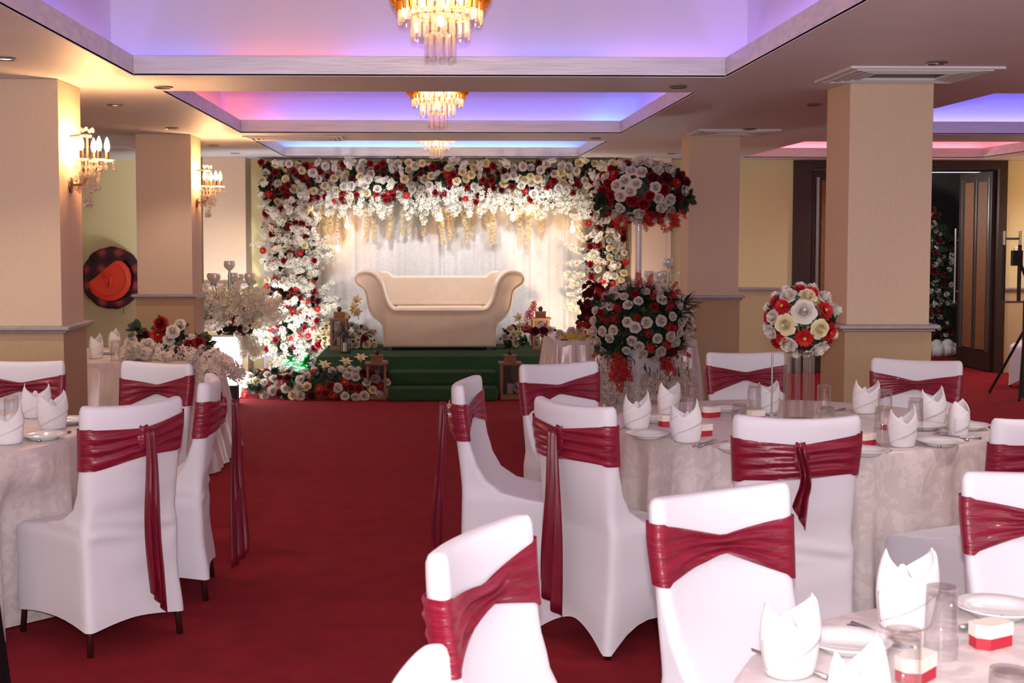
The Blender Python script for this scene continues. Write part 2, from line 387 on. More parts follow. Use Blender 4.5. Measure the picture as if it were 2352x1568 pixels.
DL = [((12, 133), 1, 'lit downlight at the far left edge above the nearest pillar'), ((265, 240), 1, 'lit downlight right of the nearer sconce pillar top'),
      ((395, 293), 1, 'lit downlight above the second left pillar'), ((540, 351), 1, 'small lit downlight left above the flower arch'), ((491, 333), 0, 'faint downlight behind the second left pillar'),
      ((375, 199), 0, 'unlit downlight by the left corner of the first coffer'), ((1558, 198), 0, 'unlit downlight right of the first coffer corner'),
      ((2152, 143), 0, 'unlit downlight above the large vent on the right'), ((1870, 239), 0, 'unlit downlight left of the widest pillar'),
      ((1722, 295), 0, 'unlit downlight behind the narrower pillar vent'), ((1543, 352), 0, 'unlit faraway downlight right of the arch top'), ((1367, 317), 0, 'unlit downlight between the second and third coffers')]
M['dlon'] = emis('downlight_lamp', (1.0, .82, .6), 14)
for (px, py), on, lab in DL:
    p = at(px, py, z=ZC); r = empty('downlight', (p.x, p.y, ZC), lab, 'ceiling light', group='round downlights in the ceiling')
    g = G(); g.lathe([(.052, -.001), (.056, -.008), (.046, -.011), (.038, -.004), (.038, -.001)], 24, cap=False); g.build('trim_ring', M['steel'], r)
    g = G(); g.lathe([(.037, -.0015), (.02, -.004), (.0001, -.005)], 16, cap=False); g.build('lamp', M['dlon'] if on else M['china'], r)
    if on: lamp('SPOT', (p.x, p.y, ZC-.02), 22, (1, .8, .6), .03, aim=(p.x, p.y, 0), angle=110, parent=None)
# unseen ceiling spots without fixtures, added as ambient light for the hall
for x, y in ((-3.6, 2.5), (-3.6, 6), (2.9, 4.8), (2.9, 2.0), (4.5, 7), (5.5, 3.5), (-2.2, 0.5), (4.2, 11.6), (7.6, 14.6), (5.6, 14.9), (0, .5)):
    lamp('SPOT', (x, y, ZC-.02), 56, (1, .88, .82), .05, aim=(x, y, 0), angle=150, blend=.8)
lamp('POINT', (5.6, 16.6, 2.0), 40, (1, .95, .9), .1)  # unseen lamp added to lighten the foyer
lamp('POINT', (7.95, 14.9, 1.9), 16, WARM, .05)
# ------------------------------------------------------------------ chairs in white covers with burgundy sashes
def ip(z, tab):
    for (a, va), (b, vb) in zip(tab, tab[1:]):
        if (a-z)*(b-z) <= 0:
            t = 0 if a == b else (z-a)/(b-a); t = t*t*(3-2*t)*.5+t*.5
            return va+(vb-va)*t
    return tab[0][1] if abs(z-tab[0][0]) < abs(z-tab[-1][0]) else tab[-1][1]
T_YB = [(1.02, -.035), (.9, -.03), (.75, -.012), (.5, .0), (.3, -.004), (.1, -.03), (.0, -.04)]
T_YF = [(1.02, .022), (.9, .028), (.75, .045), (.64, .075), (.57, .115), (.52, .19), (.495, .31), (.48, .43), (.468, .50), (.45, .535), (.42, .545), (.3, .54), (.1, .528), (0, .525)]
T_W = [(1.02, .236), (.9, .235), (.75, .226), (.55, .214), (.48, .226), (.3, .222), (.1, .232), (0, .236)]
NB, NS, NCN = 18, 8, 4
def ring_base():
    """unit description of the ring: (kind, parameter) going round once"""
    r = []
    for i in range(NB): r.append(('b', 1-2*(i+.5)/NB))
    for i in range(NCN): r.append(('c0', (i+.5)/NCN))
    for i in range(NS): r.append(('l', (i+.5)/NS))
    for i in range(NCN): r.append(('c1', (i+.5)/NCN))
    for i in range(NB): r.append(('f', -1+2*(i+.5)/NB))
    for i in range(NCN): r.append(('c2', (i+.5)/NCN))
    for i in range(NS): r.append(('r', (i+.5)/NS))
    for i in range(NCN): r.append(('c3', (i+.5)/NCN))
    return r
RB = ring_base()
def chair_pt(k, z, off=0.0, shrink=0.0):
    kind, u = RB[k]
    yb, yf, w_ = ip(z, T_YB)-off+shrink, ip(z, T_YF)+off-shrink, ip(z, T_W)+off-shrink
    r = min(.028, (yf-yb)*.48)
    x0, x1, y0, y1 = -w_, w_, yb, yf
    if kind == 'b': x, y = u*(w_-r), y0
    elif kind == 'f': x, y = u*(w_-r), y1
    elif kind == 'l': x, y = x0, y0+r+(y1-y0-2*r)*u
    elif kind == 'r': x, y = x1, y1-r-(y1-y0-2*r)*u
    else:
        cx, cy, a0 = {'c0': (x0+r, y0+r, -PI/2), 'c1': (x0+r, y1-r, -PI), 'c2': (x1-r, y1-r, PI/2), 'c3': (x1-r, y0+r, 0)}[kind]
        a = a0-u*PI/2; x, y = cx+r*math.cos(a), cy+r*math.sin(a)
    bul = .045*max(0, min(1, (z-.5)/.25))
    y -= bul*(1-(x/w_)**2)
    if kind in 'lr' or kind[0] == 'c':                              # the sides hollow in a little under the seat
        pass
    return x, y
def cover_geo(wr=0):
    g = G(); N = len(RB)
    LO = .10 if wr else .02
    zs = [.997, .99, .975, .95, .92, .88, .84, .8, .76, .72, .68, .64, .60, .57, .545, .52, .507, .495, .487, .48, .474, .468, .46, .45, .435, .41, .37, .32, .27]+[.27-(.27-LO)*q/5 for q in range(1, 6)]
    sh = {.997: .014, .99: .006, .975: .001}
    vs = []; fs = []
    rnd = random.Random(wr)
    ph = [rnd.uniform(0, 6) for _ in range(6)]
    for j, z in enumerate(zs):
        for k in range(N):
            kind, u = RB[k]
            x, y = chair_pt(k, z, 0, sh.get(z, 0))
            zz = z
            if z <= .27:                                              # the hem rises between the legs
                t = (.27-z)/(.27-LO)
                if kind in 'bf': lift = (1-abs(u)**1.6)
                elif kind in 'lr': lift = 1-abs(2*u-1)**2
                else: lift = 0
                zz = z+t*lift*(.022 if wr else .10)
                hol = (.012 if wr else .03)*lift*t
                if kind == 'b': y += hol
                if kind == 'f': y -= hol
                if kind == 'l': x += hol
                if kind == 'r': x -= hol
            if z > .95 and kind in 'bf': zz = z-.010*(1-u*u)
            if .3 < z < .72 and wr:
                a = .007*math.sin(z*70+x*6+ph[0])*math.sin(z*23+x*9+ph[1])
                if kind == 'b': y -= a+.002
                if kind in 'lr': x += a*.6
            vs.append((x, y, zz))
    for j in range(len(zs)-1):
        for k in range(N):
            k2 = (k+1) % N; fs.append((j*N+k, (j+1)*N+k, (j+1)*N+k2, j*N+k2))
    # top cap: join back and front sides
    nl = N
    top = []
    b = list(range(0, NB)); f = list(range(NB+NCN*2+NS, NB*2+NCN*2+NS))[::-1]
    for i in range(NB-1): fs.append((b[i], b[i+1], f[i+1], f[i]))
    fs.append(tuple([b[-1]]+list(range(NB, NB+2*NCN+NS))+[f[-1]])); fs.append(tuple([b[0], f[0]]+list(range(2*NB+2*NCN+NS, N))))
    return g.add(vs, fs)
def sash_geo(tied, seed=0, droop=0.0):
    """band round the backrest; pinched in front, or gathered to a knot behind"""
    g = G(); N = len(RB); NT = 15; rnd = random.Random(seed)
    vs = []; fs = []; p1, p2 = rnd.uniform(0, 6), rnd.uniform(0, 6); tilt = droop
    pin = 'b' if tied else 'f'
    for j in range(NT):
        t = j/(NT-1)
        for k in range(N):
            kind, u = RB[k]; x, y = chair_pt(k, .85)
            a = min(1, abs(x)/.235); c = (1-a)
            zt = .925+tilt*x; zb = .762+tilt*x*1.3
            off = .006
            front = kind == 'f'; back = kind == 'b'
            if front: zt -= .045*c**1.1; zb += .074*c**1.05
            if back and tied: zt -= .03*c; zb += .012*c+.006*math.sin(x*14+p1)
            if back and not tied: zt -= .05*c**1.1; zb += .075*c
            z = zb+(zt-zb)*t
            if front or back:
                am = .003+.014*c**1.6 if (front or back) else .002
                off += am*(1+math.sin(t*22+p1+2.5*math.sin(x*9+p2)))*(1 if 0 < j < NT-1 else .3)
            x, y = chair_pt(k, z, off)
            vs.append((x, y, z))
    for j in range(NT-1):
        for k in range(N):
            k2 = (k+1) % N; fs.append((j*N+k, j*N+k2, (j+1)*N+k2, (j+1)*N+k))
    g.add(vs, fs); return g
def tail_geo(seed, length=.62, side=0.0, w0=.028, w1=.075, yo=-.115, twist=0):
    g = G(); rnd = random.Random(seed); p = rnd.uniform(0, 6)
    def fn(u, v):
        wd = w0+(w1-w0)*min(1, v*1.1)**.8; s = (u-.5)*2
        x = s*wd*(1-.08*math.sin(v*7+p)) + side*v + .012*math.sin(v*5+p)
        z = .895-v*length-(.09*max(0, v-.85)/.15*(s*.5+.5))
        y = yo+.012*math.sin(s*7+p+v*2)*(.4+v) - .012*math.sin(v*3.1)
        xx, yy = x, y-yo; ct, st = math.cos(twist), math.sin(twist)
        return (xx*ct-yy*st, yo-.9*wd*st+xx*st*.8+yy*ct, z)
    g.grid(fn, 17, 26); return g
def knot_geo(seed):
    g = G()
    def fn(u, v):
        a = u*2*PI; r = .6+.4*math.sin(v*PI); fold = 1+.12*math.sin(a*5+v*4+seed)
        return (.024*r*math.cos(a)*fold*1.2, -.088+.016*r*math.sin(a)*fold, .81+.095*v+.004*math.sin(a*3))
    g.grid(fn, 20, 9, True); return g
def leg_geo(x, y, dx, dy):
    g = G(); g.tube([(x+dx, y+dy, .002), (x, y, .2)], .013, 12); return g
MESH = {}
for s in (0, 1): MESH['cover', s] = cover_geo(s).mesh('chair_cover', M['white'], angle=60)
for s in range(4):
    MESH['band', 0, s] = sash_geo(False, s, (-.08, .06, 0, .03)[s]).mesh('sash_band', M['sash'])
    MESH['band', 1, s] = sash_geo(True, s, (.05, -.05, 0, .08)[s]).mesh('sash_band', M['sash'])
LEGP = [(-.20, .01, -.012, -.022), (.20, .01, .012, -.022), (-.20, .495, -.012, .008), (.20, .495, .012, .008)]
MESH['legs'] = [leg_geo(*p).mesh('leg', M['legsteel']) for p in LEGP]
CHAIRS = []
def chair(pl, pr, faces_away, label, tied, seed=0, tail=None, wr=0, sash=None, lift=0):
    """pl, pr: floor XY under the left and right top corners as seen; faces_away: we look at its back"""
    pl, pr = Vector(pl), Vector(pr); c = (pl+pr)/2; d = (pr-pl).normalized()
    yaxis = Vector((-d.y, d.x)) if faces_away else Vector((d.y, -d.x))
    rot = math.atan2(-yaxis.x, yaxis.y)
    r = empty('banquet_chair', (c.x, c.y, 0), label, 'chair', rot, group='covered banquet chairs with burgundy sashes')
    CHAIRS.append((c.x, c.y, rot))
    def kid(name, me, parent=r):
        o = bpy.data.objects.new(name, me); COL.objects.link(o); o.parent = parent; return o
    kid('chair_cover', MESH['cover', wr])
    b = kid('sash', MESH['band', 1 if tied else 0, seed % 4])
    if sash:
        me = b.data.copy(); me.materials[0] = sash; b.data = me
    if tied:
        o = knot_geo(seed).build('knot', sash or M['sash'], b)
        o = tail_geo(seed, **(tail or {})).build('sash_tail', sash or M['tail'], b, solid=.003)
    for m_ in MESH['legs']: kid('leg', m_)
    return r
def corner(px, py, z=1.0):
    p = at(px, py, z=z); return Vector((p.x, p.y))
def fit(a, b, w_=.47):
    """keep the middle, make the back the true width"""
    c = (a+b)/2; d = (b-a).normalized()*w_/2; return c-d, c+d
def cf(cx, cy, face, away):
    """centre of the backrest + the way it faces -> corners as seen from the camera"""
    f = Vector(face).normalized(); d = Vector((f.y, -f.x)) if away else Vector((-f.y, f.x))
    c = Vector((cx, cy)); return c-d*.235, c+d*.235
# chairs round the right-hand table
chair(*cf(.17, 5.98, (1, -.22), True), True, 'side-on chair by the aisle, left of the right-hand table, sash tails hanging on its left', True, 1, dict(length=.8, w0=.025, w1=.042, side=.0, twist=1.1))
chair(*cf(.66, 6.78, (.42, -.9), False), False, 'chair between the aisle and the side table, farthest left at the right-hand table, pinched sash', False, 0)
chair(*fit(corner(1228, 905), corner(1424, 935)), True, 'chair with its back to us and one long centre sash tail, beside the side-on chair', True, 2, dict(length=.66, w0=.022, w1=.062, side=-.01))
chair(*fit(corner(1674, 949), corner(1985, 951)), True, 'chair with its back to us right before the rose-ball vase', True, 0, dict(length=.22, w0=.016, w1=.024), wr=1)
chair(*fit(corner(1628, 808), corner(1800, 806)), False, 'chair on the far side of the right-hand table, left of the rose ball', False, 2)
chair(*fit(corner(2006, 820), corner(2206, 828)), False, 'chair on the far side of the right-hand table, in front of the dark doorway', False, 2)
chair(*cf(2.24, 4.76, (-.42, .9), True), True, 'chair at the right edge, near side of the right-hand table, its grey-lit seat showing', True, 3)
# chairs round the nearest table
chair(*cf(1.72, 3.58, (-.08, -1), False), False, 'large near chair cut by the right edge of the photo, facing the nearest table', False, 3)
chair(*cf(.755, 3.35, (.50, -.87), False), False, 'largest near chair, its pinched sash facing us, left of the nearest table', False, 1)
chair(*cf(.118, 2.88, (.88, -.47), False), False, 'near chair turned to the right, between the aisle and the nearest table', False, 0)
chair(*cf(-.0, 1.87, (1, -.05), False), False, 'nearest chair, only its top corner showing at the bottom edge', False, 2)
# chairs round the left-hand table
chair(*fit(corner(197, 930), corner(400, 908)), True, 'chair with its back to us on the left, long twisted sash tail down its middle', True, 3, dict(length=.66, w0=.024, w1=.034, side=.035), wr=1)
chair(*cf(-1.07, 6.10, (-1, -.10), True), True, 'side-on chair at the aisle on the left, dark sash tails flaring over the carpet', True, 0, dict(length=.72, w0=.02, w1=.055, side=.0, twist=1.0), wr=1)
chair(*cf(-1.45, 6.84, (-.45, -.8), False), False, 'chair in front of the side table with the flower spray, pinched sash', False, 0)
chair(*fit(Vector((-2.42, 6.97)), Vector((-1.96, 6.95))), False, 'chair at the far side of the left-hand table, before the sconce pillar', False, 2)
chair(*cf(-1.29, 3.42, (-1, .1), True), True, 'chair mostly outside the left edge, only its sash showing, the shade put into its colour', True, 1, dict(length=.78, w0=.03, w1=.06, yo=-.10, side=-.0, twist=1.2), sash=M['sashshade'])
chair(*cf(6.86, 14.3, (-.75, -.66), True), True, 'faraway chair at the right edge by the doors, sash hanging down its back', True, 1, dict(length=.6, w0=.03, w1=.05))

# ------------------------------------------------------------------ round tables
def damask():
    m = mat('damask_cloth', (226, 212, 208), .42, sheen=.1); nt = m.node_tree; b = nt.nodes['Principled BSDF']
    tc = nt.nodes.new('ShaderNodeTexCoord')
    v = nt.nodes.new('ShaderNodeTexNoise'); v.inputs['Scale'].default_value = 9; v.inputs['Detail'].default_value = 3; v.inputs['Distortion'].default_value = 2.2
    n = nt.nodes.new('ShaderNodeTexNoise'); n.inputs['Scale'].default_value = 55; n.inputs['Detail'].default_value = 5
    wv = nt.nodes.new('ShaderNodeMath'); wv.operation = 'MULTIPLY_ADD'; wv.inputs[1].default_value = .35
    rp = nt.nodes.new('ShaderNodeMapRange'); rp.inputs[1].default_value = .66; rp.inputs[2].default_value = .72
    nt.links.new(tc.outputs['Object'], v.inputs['Vector']); nt.links.new(tc.outputs['Object'], n.inputs['Vector'])
    nt.links.new(n.outputs['Fac'], wv.inputs[0]); nt.links.new(v.outputs['Fac'], wv.inputs[2]); nt.links.new(wv.outputs[0], rp.inputs[0])
    mx = nt.nodes.new('ShaderNodeMix'); mx.data_type = 'RGBA'; mx.inputs[6].default_value = (*lin((213, 198, 196)), 1); mx.inputs[7].default_value = (*lin((224, 210, 208)), 1)
    nt.links.new(rp.outputs[0], mx.inputs[0]); nt.links.new(mx.outputs[2], b.inputs['Base Color'])
    r2 = nt.nodes.new('ShaderNodeMapRange'); r2.inputs[3].default_value = .30; r2.inputs[4].default_value = .55
    nt.links.new(rp.outputs[0], r2.inputs[0]); nt.links.new(r2.outputs[0], b.inputs['Roughness'])
    bp = nt.nodes.new('ShaderNodeBump'); bp.inputs['Strength'].default_value = .2; bp.inputs['Distance'].default_value = .004
    nt.links.new(wv.outputs[0], bp.inputs['Height']); nt.links.new(bp.outputs[0], b.inputs['Normal']); return m
M['damask'] = damask()
ZT_ = .78
def round_table(cx, cy, R, label, clabel, seed):
    r = empty('round_table', (cx, cy, 0), label, 'table', group='round banquet tables')
    g = G(); g.lathe([(R-.02, ZT_-.035), (R-.005, ZT_-.03), (R-.005, ZT_-.006), (R-.02, ZT_-.004)], 48); g.build('tabletop', M['wood'], r)
    for a in range(4):
        an = a*PI/2+.4; g = G(); g.tube([(R*.62*math.cos(an), R*.62*math.sin(an), .001), (R*.55*math.cos(an), R*.55*math.sin(an), ZT_-.035)], .016, 10); g.build('leg', M['legsteel'], r)
    rnd = random.Random(seed); ph = [rnd.uniform(0, 6.28) for _ in range(5)]
    g = G(); n = 360
    def fold(a): return .9*(1-2*abs(math.sin(6.5*a+ph[0]+.9*math.sin(3*a+ph[1])))**.7) + .45*(1-2*abs(math.sin(11*a+ph[2]+math.sin(5*a)))**.8) + .15*math.sin(37*a+ph[3])
    rows = [(0.0001, 0), (R*.5, 0), (R*.97, 0)]
    vs = []; prof = [(.0005, ZT_, 0), (R*.3, ZT_, 0), (R*.6, ZT_, 0), (R*.9, ZT_, 0), (R-.012, ZT_, 0), (R-.003, ZT_-.003, 0), (R+.004, ZT_-.014, .05), (R+.008, ZT_-.04, .15), (R+.014, ZT_-.1, .4)]
    for t in range(1, 11): prof.append((R+.014+.075*(t/10)**1.1, ZT_-.1-(ZT_-.108)*t/10, .4+.6*min(1, t/6)))
    for rr, z, k in prof:
        for i in range(n):
            a = 2*PI*i/n; q = rr+k*.052*fold(a); vs.append((q*math.cos(a), q*math.sin(a), z))
    fs = [(j*n+i, j*n+(i+1) % n, (j+1)*n+(i+1) % n, (j+1)*n+i) for j in range(len(prof)-1) for i in range(n)]
    def clear(x, y, z):                                              # the drape gives way to the seats pushed under it
        if z > .66: return (x, y, z)
        kz = max(0, min(1, (.66-z)/.12)); X, Y = x+cx, y+cy
        for hx, hy, rt in CHAIRS:
            dx, dy = X-hx, Y-hy; lx = dx*math.cos(rt)+dy*math.sin(rt); ly = -dx*math.sin(rt)+dy*math.cos(rt)
            kx = max(0, min(1, (.36-abs(lx))/.10)); kx = kx*kx*(3-2*kx)
            if kx > 0 and -.15 < ly < .575:
                m_ = (.575-ly)*kx*kz; X += -math.sin(rt)*m_; Y += math.cos(rt)*m_
        return (X-cx, Y-cy, z)
    g.add([clear(x, y, z) for x, y, z in vs], [f[::-1] for f in fs])
    o = g.build('tablecloth', M['damask'], angle=None, loc=(cx, cy, 0)); tag(o, clabel, 'tablecloth', 'round damask tablecloths'); return o
T1 = (1.72, 6.1); T2 = (1.41, 2.25); T3 = (-2.46, 5.8)
round_table(*T1, .86, 'round banquet table under the cloth on the right, carrying the rose-ball vase', 'pale damask tablecloth on the right-hand round table with the rose ball', 1)
round_table(*T2, .86, 'round banquet table under the cloth nearest to the camera', 'pale damask tablecloth nearest to the camera, bottom right corner', 2)
round_table(*T3, .88, 'round banquet table under the cloth at the left edge', 'pale damask tablecloth on the round table cut by the left edge', 3)

# ------------------------------------------------------------------ place settings
def napkin_geo(seed):
    rnd = random.Random(seed); g = G(); n = 56; rows = 16
    h1, h2 = .165+rnd.uniform(-.012, .015), .15+rnd.uniform(-.012, .015); sk = rnd.uniform(-.012, .012); tw = rnd.uniform(-.3, .3)
    notch = .088+rnd.uniform(0, .02)
    def top(a):
        c = math.cos(a)                                             # peaks left and right, notch front and back
        t = max(0, 1-min(a % PI, PI-(a % PI))/(PI/2))**1.05
        return notch+((h1 if c > 0 else h2)-notch)*t
    def fn(u, v):
        a = u*2*PI; H = top(a); z = H*v; zz = z/.165
        rx = .052+.016*math.sin(min(1, zz*1.1)*PI*.75)-.012*zz**2; ry = .040+.012*math.sin(min(1, zz)*PI*.7)-.020*zz**1.5
        x = rx*math.cos(a)+sk*zz; y = ry*math.sin(a)*(1+.1*math.sin(2*a+tw))
        return (x, y, z)
    g.grid(fn, n, rows, True)
    # the folded-over band running diagonally across the front and the inner leaf behind
    def fb(u, v):
        a = -PI*.98+u*PI*.96; lo = .012+.075*u; hi = min(top(a)*.985, .075+.10*u)
        z = lo+(hi-lo)*v; zz = z/.165
        rx = .055+.016*math.sin(min(1, zz*1.1)*PI*.75)-.012*zz**2; ry = .0435+.012*math.sin(min(1, zz)*PI*.7)-.020*zz**1.5
        return (rx*math.cos(a)+sk*zz, ry*math.sin(a)*(1+.1*math.sin(2*a+tw))-.001, z)
    g.grid(fb, 26, 8)
    def fi(u, v):
        s = (u-.5)*2; H = .05+.075*(1-abs(s)**1.3)
        return (s*.045, .012+.012*s*s, H*v)
    g.grid(fi, 14, 6)
    return g
MESH['nap'] = [napkin_geo(s).mesh('napkin', M['napkin'], angle=70) for s in range(4)]
NZ = ZT_+.0015
def napkin(px, py, label, k=0, rot=0, s=1.0, lean=0):
    p = at(px, py, z=NZ); o = bpy.data.objects.new('napkin', MESH['nap'][k % 4]); COL.objects.link(o)
    o.location = (p.x, p.y, NZ); o.rotation_euler = (0, lean, rot); o.scale = (s, s, s)
    md = o.modifiers.new('solid', 'SOLIDIFY'); md.thickness = .0022
    return tag(o, label, 'napkin', 'linen napkins folded into peaked crowns')
def glass_meshes(h, r):
    g = G(); g.lathe([(r*1.0, 0), (r*1.0, .004), (r*.93, h*.9), (r*.86, h*.93), (r*.0001, h*.93)], 28, cap=False)
    g.lathe([(r*.94, .001), (r*.95, .002), (r*.87, h*.86), (.0001, h*.88)], 28, cap=False)
    b = G(); b.lathe([(r*.93, h*.9), (r*.91, h), (r*.80, h*1.003), (.0001, h*.985)], 28, cap=False); b.lathe([(r*.86, h*.88), (.0001, h*.90)], 28, cap=False)
    return g.mesh('glass_wall', M['glass']), b.mesh('glass_base', M['glassbase'], angle=50)
GL = {'tall': glass_meshes(.150, .0345), 'short': glass_meshes(.085, .037)}
def glass(px, py, label, kind='tall', z=None):
    p = at(px, py, z=NZ); r = empty('drinking_glass', (p.x, p.y, NZ), label, 'glass', group='upturned drinking glasses')
    for nme, me in zip(('glass_wall', 'glass_base'), GL[kind]):
        o = bpy.data.objects.new(nme, me); COL.objects.link(o); o.parent = r
    return r
gp = G(); gp.lathe([(.0001, .004), (.050, .004), (.052, .002), (.056, .0), (.060, .001), (.066, .010), (.0975, .022), (.0985, .0245), (.0965, .0255), (.067, .0145), (.060, .0085), (.0001, .0075)], 48, cap=False)
MESH['plate'] = gp.mesh('side_plate', M['china'])
def plate(px, py, label, s=1.0):
    p = at(px, py, z=NZ); o = bpy.data.objects.new('side_plate', MESH['plate']); COL.objects.link(o); o.location = (p.x, p.y, NZ); o.scale = (s, s, s)
    return tag(o, label, 'plate', 'white side plates')
def cutlery_geo(kind):
    g = G()
    g.tube([(0, 0, .004), (.05, 0, .006), (.10, 0, .005), (.115, 0, .0055)], [.0055, .0045, .003, .0028], 8)
    if kind == 'knife':
        v = [(.112, -.004, .004), (.112, .006, .004), (.20, .009, .004), (.215, -.003, .004)]
        g.add([(x, y, z) for x, y, z in v]+[(x, y, z+.0018) for x, y, z in v], [(0,1,2,3)[::-1], (4,5,6,7), (0,1,5,4), (1,2,6,5), (2,3,7,6), (3,0,4,7)])
    if kind == 'fork':
        g.grid(lambda u, v: (.112+.04*v, (u-.5)*(.006+.018*math.sin(v*PI/2)), .005+.003*v), 7, 6)
        for i in range(4): g.tube([(.152, -.009+.006*i, .008), (.175, -.009+.006*i, .010), (.19, -.008+.0053*i, .006)], [.0016, .0014, .0008], 5)
    if kind == 'spoon':
        g.grid(lambda u, v: (.112+.06*v, (u-.5)*2*.019*math.sin(min(1, v*.97+.03)*PI)**.6, .0075-.006*math.sin(v*PI)*(1-(2*u-1)**2)), 9, 12)
    return g
for k in ('knife', 'fork', 'spoon'): MESH[k] = cutlery_geo(k).mesh(k, M['steel'])
def cut(kind, p0, p1, label):
    """a piece of cutlery with its handle end at pixel p0, pointing to pixel p1"""
    a, b = at(*p0, z=NZ), at(*p1, z=NZ); o = bpy.data.objects.new('table_'+kind, MESH[kind]); COL.objects.link(o)
    o.location = (a.x, a.y, NZ); o.rotation_euler = (0, 0, math.atan2(b.y-a.y, b.x-a.x)); return tag(o, label, kind, 'steel cutlery on the tables')
def box_meshes():
    a = G(); n = 6
    g = G(); w_, d_ = .046, .032
    poly = [(-w_, -d_*.4), (-w_*.5, -d_), (w_, -d_*.35), (w_*.95, d_*.6), (w_*.3, d_), (-w_*.95, d_*.55)]
    def pr(g, P, z0, z1, s): g.add([(x*s, y*s, z0) for x, y in P]+[(x*s, y*s, z1) for x, y in P], [tuple(range(6))[::-1], tuple(range(6, 12))]+[(i, (i+1) % 6, (i+1) % 6+6, i+6) for i in range(6)])
    pr(a, poly, 0, .03, .96); pr(g, poly, .024, .052, 1.0)
    return a.mesh('box_base', M['boxred'], smooth=False), g.mesh('box_lid', M['boxwhite'], smooth=False)
BXM = box_meshes()
def favour(px, py, label, rot=0, s=1.0):
    p = at(px, py, z=NZ); r = empty('favour_box', (p.x, p.y, NZ), label, 'box', rot, group='small favour boxes'); r.scale = (s, s, s)
    for nme, me in zip(('box_base', 'box_lid'), BXM):
        o = bpy.data.objects.new(nme, me); COL.objects.link(o); o.parent = r
    return r
# right-hand table
napkin(1463, 983, 'leftmost napkin on the right-hand table, beside a chair top', 0, .1, 1.0)
napkin(1535, 950, 'napkin behind the leftmost one, before the hanging blossoms', 1, .5, 1.0)
napkin(1578, 1014, 'front napkin of the left trio on the right-hand table', 2, -.3, 1.05)
napkin(1764, 946, 'napkin in front of the chair left of the rose ball, half behind a thin rod', 3, .4, 1.0)
napkin(1987, 948, 'napkin right of the rose-ball vase, tall sharp left peak', 1, 0, 1.05)
napkin(2072, 1024, 'front napkin on the right of the rose ball, before two tall glasses', 0, .15, 1.0)
napkin(2144, 972, 'napkin behind the rightmost one on the right-hand table', 2, .2, 1.0)
napkin(2200, 1000, 'rightmost napkin on the right-hand table, leaning right', 3, .9, 1.02, .06)
glass(1588, 948, 'tall upturned glass right of the second left napkin'); glass(1580, 972, 'tall upturned glass just behind the front left napkin')
glass(1732, 950, 'tall upturned glass left of the thin rod'); glass(1698, 968, 'short upturned glass left of the thin rod', 'short')
glass(1892, 952, 'tall upturned glass right of the rose-ball vase'); glass(1898, 976, 'short upturned glass right of the rose-ball vase', 'short')
glass(2032, 966, 'tall upturned glass before the far right chair'); glass(2026, 1014, 'tall upturned glass left of the front right napkin')
glass(2102, 990, 'tall upturned glass right of the front right napkin')
favour(1633, 957, 'red and cream favour box behind the front left napkin', .2); favour(1535, 978, 'red and cream favour box between the left napkins', -.3)
favour(1612, 1000, 'red and cream favour box half behind the front left napkin', .1); favour(1734, 966, 'red and cream favour box under the tall glass left of the rod', 0)
favour(1988, 1022, 'red and cream favour box by the chair top before the vase', .3); favour(2046, 985, 'favour box seen behind the glasses right of the vase', .3)
plate(1487, 1005, 'side plate in front of the leftmost napkin'); plate(1692, 1036, 'side plate left of the chair with its back to us, before the vase'); plate(1665, 944, 'side plate at the far side, left of the rose ball')
plate(1508, 968, 'side plate half behind the leftmost napkin'); plate(2158, 1022, 'side plate in front of the rightmost napkins'); plate(1985, 1044, 'side plate half hidden by the chair before the vase')
plate(2222, 985, 'side plate at the right end of the right-hand table'); plate(2120, 985, 'side plate behind the front right napkin')
cut('knife', (1490, 1009), (1560, 992), 'steel knife before the leftmost napkin'); cut('fork', (1592, 1026), (1670, 1008), 'steel fork by the front left napkin')
cut('knife', (1604, 1028), (1685, 1012), 'steel knife by the front left napkin'); cut('spoon', (1425, 986), (1490, 975), 'steel spoon at the left rim of the right-hand table')
cut('knife', (2160, 1028), (2095, 1010), 'steel knife before the side plate right of the vase'); cut('fork', (2044, 1036), (2008, 1020), 'steel fork at the rim before the vase chair')
cut('spoon', (2254, 1008), (2205, 1006), 'steel spoon at the right end of the right-hand table'); cut('knife', (1940, 940), (1900, 948), 'steel knife beyond the glasses right of the vase')
cut('fork', (2224, 1012), (2170, 1002), 'steel fork by the rightmost napkin'); cut('knife', (2125, 967), (2165, 985), 'steel knife between the rightmost napkins')
# nearest table
napkin(1815, 1545, 'big white napkin at the left of the nearest table', 3, .3, 1.0); napkin(2078, 1436, 'napkin with spread peaks on the nearest table, behind the glasses', 1, .2, 1.12)
napkin(1975, 1690, 'napkin at the bottom edge, only its tip in view', 2, .5, 1.0)
glass(2160, 1508, 'tall upturned glass on the nearest table, right of the spread napkin'); glass(2072, 1626, 'tall upturned glass on the nearest table, closest to the camera')
glass(2315, 1640, 'short upturned glass in the bottom right corner', 'short')
plate(1945, 1490, 'side plate right of the big white napkin on the nearest table', .95); plate(2292, 1412, 'side plate at the far right of the nearest table')
favour(2276, 1482, 'red and cream favour box on the nearest table, to the right', .2); favour(2105, 1560, 'red and cream favour box seen through the closest glass', .5)
cut('knife', (1957, 1434), (2060, 1478), 'steel knife behind the plate on the nearest table'); cut('fork', (1948, 1441), (2050, 1488), 'steel fork behind the plate on the nearest table')
cut('spoon', (2302, 1420), (2240, 1440), 'steel spoon by the far right plate of the nearest table'); cut('knife', (1900, 1560), (1820, 1530), 'steel knife at the bottom of the nearest table')
